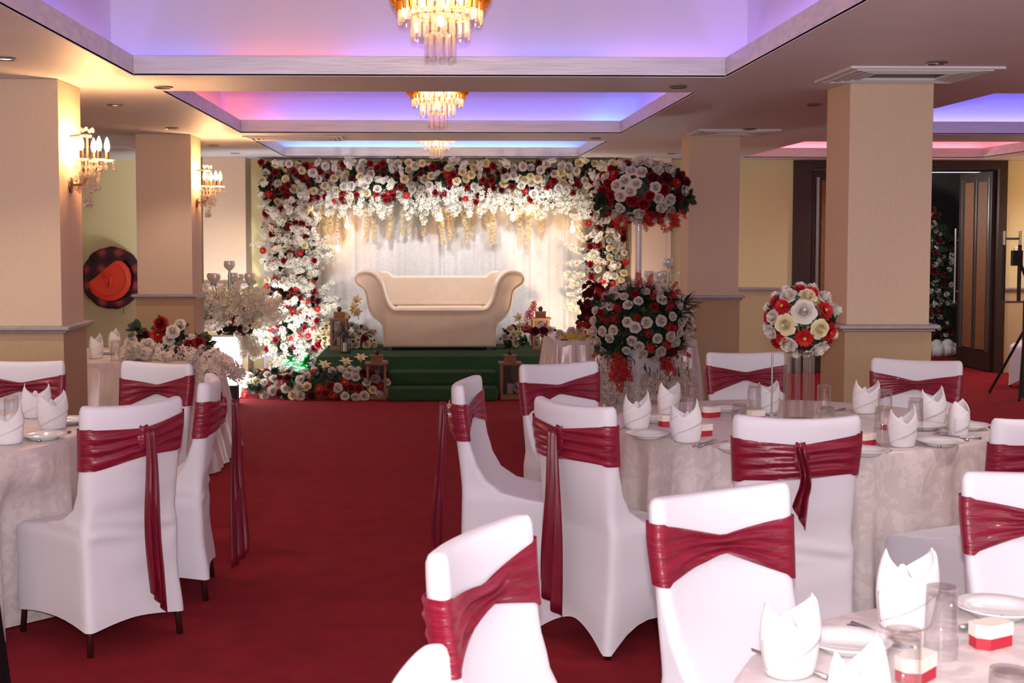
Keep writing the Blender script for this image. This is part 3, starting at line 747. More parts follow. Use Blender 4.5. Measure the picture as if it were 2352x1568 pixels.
# left-hand table
napkin(20, 1018, 'napkin at the very left edge on the left-hand table', 0, .2, 1.0); napkin(82, 958, 'napkin farthest back on the left-hand table', 1, .3, 1.05); napkin(122, 984, 'napkin at the right rim of the left-hand table', 3, .7, 1.1)
glass(27, 984, 'tall upturned glass between the napkins on the left-hand table')
plate(100, 1008, 'side plate in front of the napkins on the left-hand table'); plate(164, 972, 'side plate at the right rim of the left-hand table')
cut('knife', (162, 993), (120, 1000), 'steel knife beside the front plate on the left-hand table'); cut('fork', (92, 1014), (40, 1006), 'steel fork before the front plate on the left-hand table')
cut('spoon', (184, 975), (140, 980), 'steel spoon at the right rim of the left-hand table')
# ------------------------------------------------------------------ flowers: small shapes used by every arrangement
def petal_patch(g, a0, half, L, r0, r1, z0, z1, m, curl=.0, nu=4, nv=4, ruf=0, rnd=random):
    p = rnd.uniform(0, 6)
    def fn(u, v):
        s = (u-.5)*2; w_ = .55+.6*v**.6-.42*max(0, v-.55)**2*4
        a = a0+half*s*min(1.1, w_)
        r = r0+(r1-r0)*v**1.3 + ruf*math.sin(s*5+p)*v; r -= .10*L*s*s*v*v; z = z0+(z1-z0)*v - curl*max(0, v-.6)**2*6 - .10*L*s*s*v
        return (r*math.cos(a), r*math.sin(a), z)
    g.grid(fn, nu, nv, m=m)
def rose_geo(m=0, leafm=None, seed=0, lo=False):
    """unit rose, about 1 across"""
    rnd = random.Random(seed); g = G(); q = 3 if lo else 4
    g.sphere((0, 0, .27), .085, 8, 6, m, 1.5)
    for n, r0, r1, z0, z1, half, c in ((3, .05, .105, .05, .43, 1.0, 0), (4, .08, .165, .05, .42, .85, .0), (5, .11, .235, .02, .39, .74, .02), (5, .14, .32, 0, .34, .72, .04), (5, .14, .41, -.04, .27, .72, .07), (6, .12, .50, -.08, .16, .62, .12)):
        o = rnd.uniform(0, 6)
        for i in range(n): petal_patch(g, o+2*PI*i/n+rnd.uniform(-.1, .1), half, .4, r0, r1*rnd.uniform(.93, 1.05), z0, z1*rnd.uniform(.9, 1.08), m, c, q+1, q, .012, rnd)
    g.sphere((0, 0, -.06), .16, 6, 4, m, .6)
    if leafm is not None:
        for i in range(2):
            a = rnd.uniform(0, 6); leaf(g, (.25*math.cos(a), .25*math.sin(a), -.12), a, .45, leafm, .1)
    return g
def leaf(g, p, a, L, m, up=.2, w_=.32):
    def fn(u, v):
        s = (u-.5)*2; w = w_*L*math.sin(PI*min(1, v*.96+.02))**.8; x = L*v; y = w*s; z = up*L*math.sin(v*2.2)-.12*abs(s)*w*-1
        return (p[0]+x*math.cos(a)-y*math.sin(a), p[1]+x*math.sin(a)+y*math.cos(a), p[2]+z)
    g.grid(fn, 3, 5, m=m)
def daisy_geo(m=0, cm=1, seed=0, n=14, layers=3):
    rnd = random.Random(seed); g = G()
    for l in range(layers):
        o = rnd.uniform(0, 6); R = .5-.11*l; z1 = .06+.1*l
        for i in range(n):
            a = o+2*PI*i/n
            def fn(u, v, a=a):
                s = (u-.5)*2; w = .085*math.sin(PI*min(1, v*.8+.14))**.7; r = .05+(R-.05)*v; z = z1*v**.7-.05*v*v+.03*l
                return (r*math.cos(a)-w*s*math.sin(a), r*math.sin(a)+w*s*math.cos(a), z-.02*s*s)
            g.grid(fn, 3, 4, m=m)
    g.sphere((0, 0, .1), .09, 8, 5, cm, .6); return g
def blossom(g, M_, m, cm, s=.02):
    """five-petalled little flower"""
    vs = []; fs = []
    for i in range(5):
        a = 2*PI*i/5; k = len(vs)
        for r, da, z in ((.1, 0, 0), (.62, -.55, .18), (1.0, -.32, .30), (1.08, 0.0, .24), (1.0, .32, .30), (.62, .55, .18), (.62, 0, .10)):
            vs.append((s*r*math.cos(a+da), s*r*math.sin(a+da), s*z))
        fs += [(k, k+1, k+6), (k+1, k+2, k+3, k+6), (k+6, k+3, k+4, k+5), (k, k+6, k+5)]
    A = np.array(M_); v = np.array(vs) @ A[:3, :3].T + A[:3, 3]
    g.add(v, fs, m)
def spray_geo(L=.26, n=19, s=.030, seed=0, m=0, cm=1, tm=2, spread=.045, bend=.04):
    """a flowering twig growing along +Z"""
    rnd = random.Random(seed); g = G(); bx, by = rnd.uniform(-bend, bend), rnd.uniform(-bend, bend)
    def ax(t): return Vector((bx*t*t, by*t*t, L*t))
    g.tube([ax(t/4) for t in range(5)], [.0035, .003, .0025, .002, .001], 5, m=tm, cap=False)
    for i in range(n):
        t = .12+.88*(i+rnd.random())/n; a = i*2.4+rnd.uniform(-.4, .4); rr = spread*rnd.uniform(.4, 1)*(1.1-.55*t)
        d = Vector((math.cos(a), math.sin(a), rnd.uniform(-.1, .6))).normalized(); p = ax(t)+d*rr
        blossom(g, orient(p, d+Vector((0, 0, .3)), rnd.uniform(.8, 1.2), rnd.uniform(0, 6)), m, cm, s)
    return g
def star_spray_geo(seed=0, L=.22, n=30, m=0, tm=1, s=.019, spread=.055):
    rnd = random.Random(seed); g = G()
    g.tube([(0, 0, 0), (0, .005, L*.6), (0, 0, L)], [.003, .0025, .001], 5, m=tm, cap=False)
    for i in range(n):
        t = .25+.75*i/n; a = i*2.4; rr = spread*rnd.uniform(.4, 1.1)*(1.15-.7*t)
        p = Vector((rr*math.cos(a), rr*math.sin(a), L*t)); M_ = orient(p, (math.cos(a), math.sin(a), .5), 1, rnd.uniform(0, 6)); vs = []; fs = []
        for k in range(5):
            b = 2*PI*k/5
            vs += [(0, 0, 0), (s*.45*math.cos(b-.5), s*.45*math.sin(b-.5), .002), (s*1.35*math.cos(b), s*1.35*math.sin(b), .003), (s*.45*math.cos(b+.5), s*.45*math.sin(b+.5), .002)]; fs.append((4*k, 4*k+1, 4*k+2, 4*k+3))
        A = np.array(M_); g.add(np.array(vs) @ A[:3, :3].T + A[:3, 3], fs, m)
    return g
def lily_geo(m=0, cm=1, gm=2):
    g = G()
    for i in range(6):
        a = 2*PI*i/6; zz = .0 if i % 2 else .02
        def fn(u, v, a=a):
            s = (u-.5)*2; w = .16*math.sin(PI*min(1, v*.93+.05))**.75; r = .06+.50*v**2.1; z = .72*v-.28*max(0, v-.62)*2.2+zz
            return (r*math.cos(a)-w*s*math.sin(a), r*math.sin(a)+w*s*math.cos(a), z+.05*s*s)
        g.grid(fn, 4, 7, m=m)
    for i in range(4):
        a = i*1.6; g.tube([(0, 0, .1), (.05*math.cos(a), .05*math.sin(a), .55)], .012, 4, m=cm)
    g.tube([(0, 0, .08), (0, 0, -.5)], .03, 5, m=gm); return g
def leaves_geo(n=14, seed=0, m=0, L=1.0, R=.5):
    rnd = random.Random(seed); g = G()
    for i in range(n):
        a = rnd.uniform(0, 2*PI); el = rnd.uniform(-.3, 1.1); b = G(); leaf(b, (0, 0, 0), 0, L*rnd.uniform(.5, 1)*R, m, rnd.uniform(-.1, .3), .34)
        g.merge(b, Matrix.Rotation(a, 4, 'Z') @ Matrix.Rotation(-el, 4, 'Y') @ Matrix.Translation((.08, 0, 0)))
    return g
def grass_geo(n=12, seed=0, L=.3, m=0):
    rnd = random.Random(seed); g = G()
    for i in range(n):
        a = rnd.uniform(0, 6.28); el = rnd.uniform(.1, 1.2); l = L*rnd.uniform(.6, 1)
        d = Vector((math.cos(a)*math.cos(el), math.sin(a)*math.cos(el), math.sin(el)))
        s = Vector((-math.sin(a), math.cos(a), 0))*.006
        p1 = d*l*.5; p2 = d*l+Vector((0, 0, -.12*l))
        g.add([-s, s, p1+s, p2, p1-s], [(0, 1, 2, 3, 4)], m)
    return g
FG = {}   # name -> (list of geos, materials)
FG['white_rose'] = ([rose_geo(0, 1, s) for s in range(3)], [M['rosew'], M['leaf']])
FG['cream_rose'] = ([rose_geo(0, 1, s+5) for s in range(2)], [M['rosec'], M['leaf']])
FG['red_rose'] = ([rose_geo(0, 1, s+9) for s in range(2)], [M['roser'], M['leaf']])
FG['maroon_rose'] = ([rose_geo(0, 1, s+12) for s in range(2)], [M['rosed'], M['leaf']])
FG['red_daisy'] = ([daisy_geo(0, 1, s) for s in range(2)], [M['redb'], M['yel']])
FG['maroon_daisy'] = ([daisy_geo(0, 1, s+3, 6, 1) for s in range(1)], [M['rosed'], M['rosew']])
FG['blossom_spray'] = ([spray_geo(seed=s) for s in range(5)], [M['blos'], M['yel'], M['twig']])
FG['pink_blossom_spray'] = ([spray_geo(seed=s+20, n=18, s=.030, spread=.05) for s in range(3)], [M['blosp'], M['yel'], M['twig']])
FG['wisteria_spray'] = ([spray_geo(seed=s+30, L=.42, n=80, s=.017, spread=.045, bend=.04) for s in range(3)], [M['wist'], M['wist'], M['leafl']])
FG['red_spray'] = ([star_spray_geo(s) for s in range(3)], [M['redb'], M['twig']])
FG['lily'] = ([lily_geo()], [M['rosec'], M['yel'], M['leafl']])
FG['leaf_cluster'] = ([leaves_geo(14, s) for s in range(3)], [M['leaf']])
FG['light_leaf_cluster'] = ([leaves_geo(10, s+8) for s in range(2)], [M['leafl']])
FG['grass_tuft'] = ([grass_geo(14, s) for s in range(2)], [M['leaf']])
FM = {k: [g.mesh(k, ms) for g in gs] for k, (gs, ms) in FG.items()}
FSEL = {}
def arrange(root, items, keep=95):
    """items: (kind, matrix, size weight). The largest become parts, the rest of a kind one mass."""
    by = {}
    for it in items: by.setdefault(it[0], []).append(it)
    for kind, L in by.items():
        L.sort(key=lambda t: -t[2]); lim = keep if kind not in ('leaf_cluster',) else 0
        for k_, M_, w_ in L[:lim]:
            nm = {'pink_blossom_spray': 'blossom_spray', 'light_leaf_cluster': 'leaf_cluster', 'cream_rose': 'cream_rose'}.get(k_, k_)
            inst(nm, random.choice(FM[k_]), M_, root)
        rest = L[lim:]
        if rest:
            g = G(); gs = FG[kind][0]
            for i, (k_, M_, w_) in enumerate(rest): g.merge(gs[i % len(gs)], M_)
            nm = {'leaf_cluster': 'foliage', 'blossom_spray': 'blossoms', 'white_rose': 'rose_filling', 'pink_blossom_spray': 'blossoms'}.get(kind, kind.replace('_spray', '')+'_filling')
            o = g.build(nm, FG[kind][1], root, angle=None); o['kind'] = 'stuff'
def R_(a, b): return random.uniform(a, b)

# ------------------------------------------------------------------ the stage
SX0, SX1, SY0, SY1, SH = -1.22, 1.34, 13.62, 15.2, .40
r = empty('stage', (.06, 14.3, 0), 'low stage covered in green artificial turf under the sofa', 'stage')
g = G(); x0, x1, y0, y1 = SX0-.06, SX1-.06, SY0-14.3, SY1-14.3
def pf(u, v):
    return None
n = 24; vs = []
for z, e in ((.001, .10), (.2, .05), (SH-.02, .0), (SH-.004, -.008), (SH, -.03)):
    vs += [(x0-e, y0-e*.3, z), (x1+e, y0-e*.3, z), (x1+e, y1, z), (x0-e, y1, z)]
fs = [(j*4+i, j*4+(i+1) % 4, (j+1)*4+(i+1) % 4, (j+1)*4+i) for j in range(4) for i in range(4)]+[(16, 17, 18, 19)]
g.add(vs, fs); g.build('platform', M['turf'], r, smooth=False, bevel=.01)
g = G(); g.box(-.52, .585, -1.26, y0+.02, .001, .135); g.build('step', M['turf'], r, smooth=False, bevel=.022)
g = G(); g.box(-.52, .585, -1.0, y0+.02, .136, .268); g.build('step', M['turf'], r, smooth=False, bevel=.022)

# sofa with rolled arms
def sofa():
    yf = 14.3; r = empty('sofa', (.068, yf+.32, SH), 'cream velvet sofa with big rolled arms standing on the green stage', 'sofa')
    k = .001094; cxp = 997; bp = 950
    L = [(430, 950), (432, 850), (430, 760), (405, 705), (360, 672), (318, 630), (285, 580), (266, 520), (258, 460), (252, 412), (232, 375), (196, 352), (163, 330), (143, 300), (137, 268), (146, 232), (168, 203), (205, 184), (255, 176), (300, 180), (340, 198), (374, 228), (402, 270), (425, 325), (440, 385), (455, 440), (475, 495), (500, 535), (530, 560), (565, 568)]
    poly = [((x-cxp)*k, (bp-y)*k+.035) for x, y in L]
    poly += [((cxp-x)*k, (bp-y)*k+.035) for x, y in L[::-1]]
    # smooth the outline with two rounds of corner cutting on the upper points
    for _ in range(1):
        q = []
        for i, (a, b) in enumerate(zip(poly, poly[1:]+poly[:1])):
            if abs(a[1]-b[1]) < 1e-6 and a[1] < .05: q += [a, b]; continue
            q += [(a[0]*.75+b[0]*.25, a[1]*.75+b[1]*.25), (a[0]*.25+b[0]*.75, a[1]*.25+b[1]*.75)]
        poly = q
    g = G(); d0 = -.32; n = len(poly)
    cx = 0; cz = .35
    # shallow pillow edge on the front
    rings = [(d0+.03, .0), (d0+.008, .006), (d0, .022)]
    cen = [(x, z) for x, z in poly]
    def inset(P, e):
        out = []
        for i in range(len(P)):
            a, b, c = Vector((*P[i-1], 0)), Vector((*P[i], 0)), Vector((*P[(i+1) % len(P)], 0))
            t = (c-a)
            if t.length < 1e-6: out.append(P[i]); continue
            t.normalize(); nrm = Vector((-t.y, t.x, 0)); q = b+nrm*e*SGN; out.append((q.x, q.y))
        return out
    area = sum(a[0]*b[1]-b[0]*a[1] for a, b in zip(poly, poly[1:]+poly[:1])); SGN = 1 if area > 0 else -1
    vs = [(x, .34, z) for x, z in poly]
    for yy, e in rings: vs += [(x, yy, z) for x, z in inset(poly, e)]
    fs = [(j*n+i, j*n+(i+1) % n, (j+1)*n+(i+1) % n, (j+1)*n+i) for j in range(3) for i in range(n)]
    fs += [tuple(range(3*n, 4*n)), tuple(range(n))[::-1]]
    g.add(vs, fs); o = g.build('frame', M['sofa'], r, angle=50)
    # piping round the front edge
    g = G(); P = inset(poly, .014); P = [p for p in P if p[1] > .05]
    g.tube([(x, d0+.0, z) for x, z in P], .007, 6); g.build('piping', M['sofa'], o)
    # padded back with stepped shoulders
    b0 = [(375, 560), (375, 190), (480, 200), (520, 245), (1480, 245), (1520, 200), (1620, 190), (1620, 560)]
    pb = [((x-cxp)*k, (bp-y)*k+.035) for x, y in b0]
    g = G(); g.prism(pb, .20, .33); g.build('backrest', M['sofa'], r, angle=30, bevel=.025)
    g = G(); g.box(-.49, .49, -.25, .26, (bp-590)*k, (bp-556)*k+.035); g.build('seat_cushion', M['sofa'], r, angle=30, bevel=.02)
    for sx in (-.55, .55):
        for sy in (-.26, .28):
            g = G(); g.box(sx-.03, sx+.03, sy-.03, sy+.03, .001, .045); g.build('leg', M['black'], r, smooth=False)
    return r
sofa()

# the white curtain behind
def curtain():
    g = G(); X0, X1 = -2.0, 2.2; n = 420; rnd = random.Random(3)
    ks = [(rnd.uniform(18, 60), rnd.uniform(0, 6), rnd.uniform(.3, 1)) for _ in range(7)]
    def fn(u, v):
        x = X0+(X1-X0)*u; z = 2.46*(1-v)+.02; d = sum(a*math.sin(k*x+p+.35*math.sin(2*v+p)) for k, p, a in ks)
        d = d/3.2; d = math.copysign(abs(d)**.8, d)
        return (x+.01*math.sin(30*x), 15.43+.035*d*(.55+.45*v), z)
    g.grid(fn, n, 12); o = g.build('curtain', M['curtain'], angle=None)
    tag(o, 'white gathered backdrop curtain hanging behind the sofa', 'curtain')
curtain()
# ------------------------------------------------------------------ the flower arch
def flower_arch():
    r = empty('flower_arch', (.1, 15.2, 0), 'huge arch of white, cream and red flowers framing the white curtain', 'flower arch')
    g = G(); B = (0, 0, 0)
    for x in (-1.83, 1.95): g.box(x-.03, x+.03, .1, .16, .001, 2.5)
    g.box(-1.83, 1.95, .1, .16, 2.44, 2.5); g.build('frame', M['legsteel'], r, smooth=False)
    it = []
    def put(kind, x, y, z, n, s, w_=None, spin=None): it.append((kind, orient((x, y, z), n, s, spin), (w_ or s)+R_(0, .001)))
    random.seed(11)
    # foliage mass
    for _ in range(230):
        x = R_(-2.1, 2.12); z = R_(2.06, 2.47)
        put('leaf_cluster', x, R_(-.02, .08), z, (R_(-.3, .3), -1, R_(-.3, .3)), .15)
    for _ in range(120):
        z = R_(.3, 2.1); x = R_(-1.95, -1.5) if z > .9 else R_(-1.9, -1.45)
        put('leaf_cluster', x, R_(-.02, .08), z, (R_(-.4, .4), -1, R_(-.3, .3)), .14)
    for _ in range(90):
        z = R_(.4, 2.1); put('leaf_cluster', R_(1.66, 2.1), R_(-.02, .08), z, (R_(-.4, .4), -1, R_(-.3, .3)), .14)
    def dart(n, fx, fz, dmin, tries=4000):
        P = []
        for _ in range(tries):
            p = (fx(), fz())
            if all((p[0]-q[0])**2+(p[1]-q[1])**2 > dmin**2 for q in P): P.append(p)
            if len(P) >= n: break
        return P
    # top band of roses
    top = dart(330, lambda: R_(-2.08, 2.1), lambda: 2.10+.40*math.sqrt(random.random()), .072)
    for x, z in top:
        nrm = (R_(-.45, .45), -1, R_(-.5, .35)+ (z-2.35)*-.5); y = R_(-.14, -.05); t = random.random()
        if t < .27: put('white_rose', x, y, z, nrm, R_(.10, .125))
        elif t < .46: put('cream_rose', x, y, z, nrm, R_(.095, .12))
        elif t < .66: put('red_rose', x, y, z, nrm, R_(.085, .105))
        elif t < .74: put('maroon_rose', x, y, z, nrm, R_(.07, .085))
        elif t < .80: put('red_daisy', x, y, z, nrm, R_(.08, .10))
        else: put('blossom_spray', x, y+.02, z+.05, (R_(-.5, .5), -.7, R_(-1.2, .2)), R_(.55, .8), .05)
    # blossoms hanging under the band
    for i in range(150):
        x = R_(-1.6, 1.72); dip = .06*math.sin(x*4.1)+.04*math.sin(x*9+1)
        put('blossom_spray', x, R_(-.1, .04), R_(2.1, 2.26)+dip*.5, (R_(-.35, .35), R_(-.4, .1), -1), R_(.7, 1.15))
    for i in range(34):
        x = R_(-1.6, 1.75); put(random.choice(['red_spray', 'red_rose', 'red_rose', 'red_daisy']), x, R_(-.16, -.08), R_(2.02, 2.16), (R_(-.4, .4), -1, -.4), .075 if True else 1, .08)
    # pale wisteria trails in front of the curtain
    for x in (-1.36, -1.30, -1.12, -.86, -.80, -.62, -.58, -.42, -.36, -.02, .10, .27, .36, .55, .62, .93, 1.0, 1.14, 1.2, 1.62, 1.68, -.2):
        put('wisteria_spray', x+R_(-.02, .02), R_(.08, .14), R_(1.99, 2.06), (R_(-.08, .08), 0, -1), R_(.75, 1.15))
    # left column: roses at the shoulder, blossom lower down
    for x, z in dart(60, lambda: R_(-2.06, -1.40), lambda: R_(1.45, 2.12), .085):
        t = random.random(); nrm = (R_(-.5, .5), -1, R_(-.4, .4)); y = R_(-.15, -.06)
        if x > -1.5 and z < 1.75: continue
        put('white_rose' if t < .24 else 'cream_rose' if t < .4 else 'red_rose' if t < .62 else 'red_daisy' if t < .70 else 'maroon_rose' if t < .78 else 'blossom_spray', x, y, z, nrm, R_(.08, .1) if t < .78 else .7, .09)
    for i in range(175):
        z = R_(.15, 2.0); w0 = .34+.10*math.sin(z*5)-(.08 if z > 1.2 else 0); x = -1.72+R_(-w0*.8, w0)
        if z < .9: x += .02
        put('blossom_spray', x-.05, R_(-.12, .05), z, (R_(-.8, .9), R_(-1, -.2), R_(-.3, .9)), R_(.6, 1.05))
    for i in range(16):                                              # twigs reaching out to the right
        z = R_(.5, 1.6); put('blossom_spray', -1.46, R_(-.1, 0), z, (1, R_(-.4, 0), R_(.1, .8)), R_(.8, 1.15))
    for i, (x, z) in enumerate(dart(66, lambda: R_(-2.02, -1.42), lambda: R_(.35, 1.45), .085)):
        k = 'red_rose' if i % 3 == 0 else 'red_daisy' if i % 3 == 1 else ('white_rose', 'cream_rose', 'maroon_rose', 'red_daisy')[i//3 % 4]
        if k == 'red_daisy' and not (.45 < z < 1.3): k = 'white_rose'
        put(k, x, R_(-.22, -.12), z, (R_(-.5, .5), -1, R_(-.3, .4)), R_(.07, .095))
    # right column
    for i, (x, z) in enumerate(dart(90, lambda: R_(1.70, 2.12), lambda: R_(.5, 2.1), .082)):
        t = random.random()
        put('white_rose' if t < .28 else 'cream_rose' if t < .52 else 'red_rose' if t < .72 else 'maroon_rose' if t < .82 else 'red_daisy', x, R_(-.17, -.06), z, (R_(-.5, .5), -1, R_(-.3, .4)), R_(.08, .1))
    for i in range(60):
        z = R_(.3, 2.0); put('blossom_spray', R_(1.62, 2.0), R_(-.12, .05), z, (R_(-.9, .6), R_(-1, -.2), R_(-.3, .9)), R_(.55, .95))
    for i in range(14):
        z = R_(.7, 1.5); put('blossom_spray', 1.66, R_(-.1, 0), z, (-1, R_(-.4, 0), R_(-.1, .6)), R_(.7, 1.0))
    arrange(r, it)
    return r
flower_arch()

def arrangement(name, loc, label, cat, pts, group=None, keep=95):
    r = empty(name, loc, label, cat, group=group)
    arrange(r, [(k, orient(p, n, s), s) for k, p, n, s in pts], keep); return r
def mound(n, rx, ry, h, kinds, front=True, smin=.095, smax=.12, dmin=.07, seed=0, z0=.03):
    """heads spread over a low heap on the ground"""
    random.seed(seed); P = []; out = []
    for _ in range(6000):
        u = R_(-1, 1); a = R_(0, PI*.62); x = u*rx*R_(.9, 1.0)
        y = -ry*math.cos(a)*math.sqrt(max(.05, 1-u*u*.85)); z = z0+h*math.sin(a)*math.sqrt(max(.1, 1-u*u*.6))
        p = Vector((x, y, z))
        if all((p-q).length > dmin for q in P):
            P.append(p); nrm = Vector((x/rx*.5+R_(-.3, .3), -math.cos(a)-.3, math.sin(a)+R_(-.2, .3)))
            k = random.choices([k for k, w in kinds], [w for k, w in kinds])[0]; s = R_(smin, smax)
            if k in ('blossom_spray', 'pink_blossom_spray', 'red_spray', 'grass_tuft'): s = R_(.5, .8)
            if k in ('leaf_cluster', 'light_leaf_cluster'): s = .14
            out.append((k, p, nrm, s))
            if random.random() < .7: out.append(('leaf_cluster', p*.86+Vector((0, 0, .01)), nrm, .13))
        if len(P) >= n: break
    return out
K1 = [('white_rose', 4), ('cream_rose', 2), ('red_daisy', 1.6), ('red_rose', 1.2), ('maroon_rose', .6), ('leaf_cluster', 1)]
pts = mound(78, .58, .22, .26, K1, seed=3, dmin=.075)
pts += [('lily', Vector((x, -.05, z)), (R_(-.3, .3), -.5, 1), .13) for x, z in ((.10, .33), (.26, .37), (.45, .33), (-.12, .30))]
arrangement('floor_flowers', (-1.0, 13.35, 0), 'bed of cream and red roses with lilies on the carpet left of the green steps', 'flowers', pts)
pts = mound(46, .36, .2, .22, K1, seed=5, dmin=.075)
pts += [('lily', Vector((.05, -.05, .31)), (0, -.4, 1), .12)]
arrangement('floor_flowers', (-1.72, 13.5, 0), 'left end of the floor flowers, roses under the floodlit blossoms', 'flowers', pts)
pts = mound(34, .30, .2, .24, K1, seed=8, dmin=.08)
arrangement('floor_flowers', (1.12, 13.4, 0), 'small clump of roses on the carpet right of the right floor lantern', 'flowers', pts)
K2 = [('cream_rose', 3), ('white_rose', 2), ('red_rose', 1.6), ('red_daisy', .8), ('leaf_cluster', 1)]
pts = mound(44, .34, .16, .22, K2, seed=12, dmin=.075)
pts += [('cream_rose', Vector((R_(-.12, .12), -.08, z)), (R_(-.4, .4), -1, .3), .10) for z in (.26, .32, .38)]+[('lily', Vector((x, -.05, z)), (R_(-.5, .5), -.8, .7), .13) for x, z in ((.08, .42), (.14, .36), (.0, .30), (-.22, .2), (.2, .12), (-.3, .1), (.12, .5))]
pts += [('light_leaf_cluster', Vector((-.08, -.02, .34)), (0, -.4, 1), .16), ('light_leaf_cluster', Vector((.1, -.02, .42)), (0, -.4, 1), .14)]
arrangement('stage_flowers', (-.99, 14.75, SH), 'clump of cream roses and lilies on the stage, left of the sofa', 'flowers', pts)
pts = mound(40, .30, .16, .22, K2, seed=14, dmin=.078)
pts += [('red_spray', Vector((x, -.03, z)), (R_(-.4, .4), -.3, 1), R_(.7, 1.0)) for x, z in ((-.02, .3), (.03, .34), (.08, .26), (-.06, .24), (.02, .20), (.1, .18), (.06, .38))]
pts += [('lily', Vector((x, -.1, z)), (R_(-.5, .5), -1, .5), .12) for x, z in ((-.12, .32), (.0, .26), (.08, .2), (-.2, .14))]+[('cream_rose', Vector((.02, -.12, .28)), (0, -1, .3), .1)]
arrangement('stage_flowers', (1.10, 14.75, SH), 'clump of lilies with upright red sprays on the stage, right of the sofa', 'flowers', pts)

# ------------------------------------------------------------------ lanterns
def wood_lantern(x, y, z, label, s=1.0, open_=False):
    r = empty('wooden_lantern', (x, y, z), label, 'lantern'); r.scale = (s, s, s)
    g = G(); w_ = .088; g.box(-.105, .105, -.105, .105, .001, .04); g.box(-.095, .095, -.095, .095, .04, .052); g.build('base', M['wood'], r, smooth=False, bevel=.004)
    for a in (-1, 1):
        for b in (-1, 1):
            g = G(); g.box(a*w_-.013, a*w_+.013, b*w_-.013, b*w_+.013, .052, .345); g.build('post', M['wood'], r, smooth=False, bevel=.002)
    g = G(); g.box(-.118, .118, -.118, .118, .358, .376); g.box(-.104, .104, -.104, .104, .345, .358); g.build('roof', M['wood'], r, smooth=False, bevel=.004)
    g = G(); g.box(-.058, .058, -.058, .058, .376, .438); g.box(-.066, .066, -.066, .066, .438, .448)
    cu = g.build('cupola', M['wood'], r, smooth=False, bevel=.002)
    g = G(); g.sphere((0, 0, .478), .026, 14, 10, 0, 1.25); g.build('knob', M['dkwood'], cu)
    g = G()
    for a, b, c, d in ((-w_, w_, -w_, -w_), (-w_, w_, w_, w_), (-w_, -w_, -w_, w_), (w_, w_, -w_, w_)): g.box(a-.001, b+.001, c-.001, d+.001, .052, .345)
    g.build('pane', M['pane'], r, smooth=False)
    g = G(); g.lathe([(.03, .053), (.03, .15), (.026, .153), (.0001, .151)], 16); g.build('candle', M['pearl'], r)
wood_lantern(-.578, 13.28, 0, 'brown wooden lantern on the carpet, left of the green steps', 1.0)
wood_lantern(.78, 13.24, 0, 'brown wooden lantern on the carpet, right of the green steps', 1.0)
wood_lantern(-1.04, 14.45, SH, 'light wooden lantern on the stage, left of the sofa', .94)
wood_lantern(1.19, 14.45, SH, 'light wooden lantern on the stage, right of the sofa', .94)
def black_lantern(x, y, z, label, lit):
    r = empty('black_lantern', (x, y, z), label, 'lantern')
    g = G(); n = 6
    def hexr(R, z0): return [(R*math.cos(PI/3*i), R*math.sin(PI/3*i), z0) for i in range(6)]
    def loft(g, rows):
        vs = []; [vs.extend(q) for q in rows]
        g.add(vs, [(j*6+i, j*6+(i+1) % 6, (j+1)*6+(i+1) % 6, (j+1)*6+i) for j in range(len(rows)-1) for i in range(6)]+[tuple(range(6))[::-1], tuple(range((len(rows)-1)*6, len(rows)*6))])
    loft(g, [hexr(.062, .001), hexr(.062, .014), hexr(.055, .018)]); g.build('base', M['blackmetal'], r, smooth=False)
    for i in range(6):
        a = PI/3*i; g = G(); g.tube([(.053*math.cos(a), .053*math.sin(a), .018), (.053*math.cos(a), .053*math.sin(a), .165)], .005, 6); g.build('post', M['blackmetal'], r)
    g = G(); loft(g, [hexr(.064, .165), hexr(.064, .172), hexr(.034, .205), hexr(.03, .222), hexr(.014, .236), hexr(.006, .252)]); g.build('roof', M['blackmetal'], r, smooth=False)
    g = G(); vs = hexr(.05, .019)+hexr(.05, .165); g.add(vs, [(i, (i+1) % 6, (i+1) % 6+6, i+6) for i in range(6)]); g.build('pane', M['pane'], r, smooth=False)
    g = G(); g.lathe([(.024, .019), (.024, .11), (.018, .114), (.0001, .112)], 14)
    g.build('candle', emis('candle_glow', (1, .66, .3), 2.2) if lit else M['pearl'], r)
black_lantern(-.948, 14.02, SH, 'small black lantern on the stage edge in front of the left wooden lantern', False)
black_lantern(1.225, 14.05, SH, 'small black lantern with a glowing candle on the stage edge at right', True)

# ------------------------------------------------------------------ hanging filament bulbs
def pendant(px, py, label, vine=False, white=True, s=1.0, top=2.47, on=True):
    p = at(px, py, Y=15.18); r = empty('hanging_bulb', (p.x, p.y, p.z), label, 'light bulb', group='filament bulbs hanging from the arch')
    g = G(); g.lathe([(.0001, -.045), (.016, -.040), (.027, -.022), (.030, -.002), (.024, .022), (.015, .042), (.013, .050)], 18, cap=False); g.build('bulb_glass', crystal('bulb_glass', (1, .85, .6), gl=.2, dif=.35), r)
    g = G()
    for i in range(5):
        a = 2*PI*i/5; g.tube([(.008*math.cos(a), .008*math.sin(a), .03), (.012*math.cos(a), .012*math.sin(a), -.02)], .0026, 5)
    g.build('filament', M['bulb'], r)
    g = G(); g.lathe([(.014, .048), (.016, .052), (.016, .10), (.008, .108)], 14); g.build('socket', M['china'] if white else M['black'], r)
    g = G(); g.tube([(0, 0, .105), (0, 0, top-p.z)], .003, 6); c = g.build('cord', M['china'] if white else M['black'], r)
    if vine:
        g = G(); random.seed(5); L = top-p.z-.14
        for i in range(22):
            z = .12+L*i/22; a = i*2.3; leaf(g, (0, 0, z), a, .035, 0, R_(-.3, .4), .45)
        g.build('ivy_vine', M['leaf'], r, angle=None)
pendant(797, 517, 'glowing bulb hanging left of the sofa, second from the left', True)
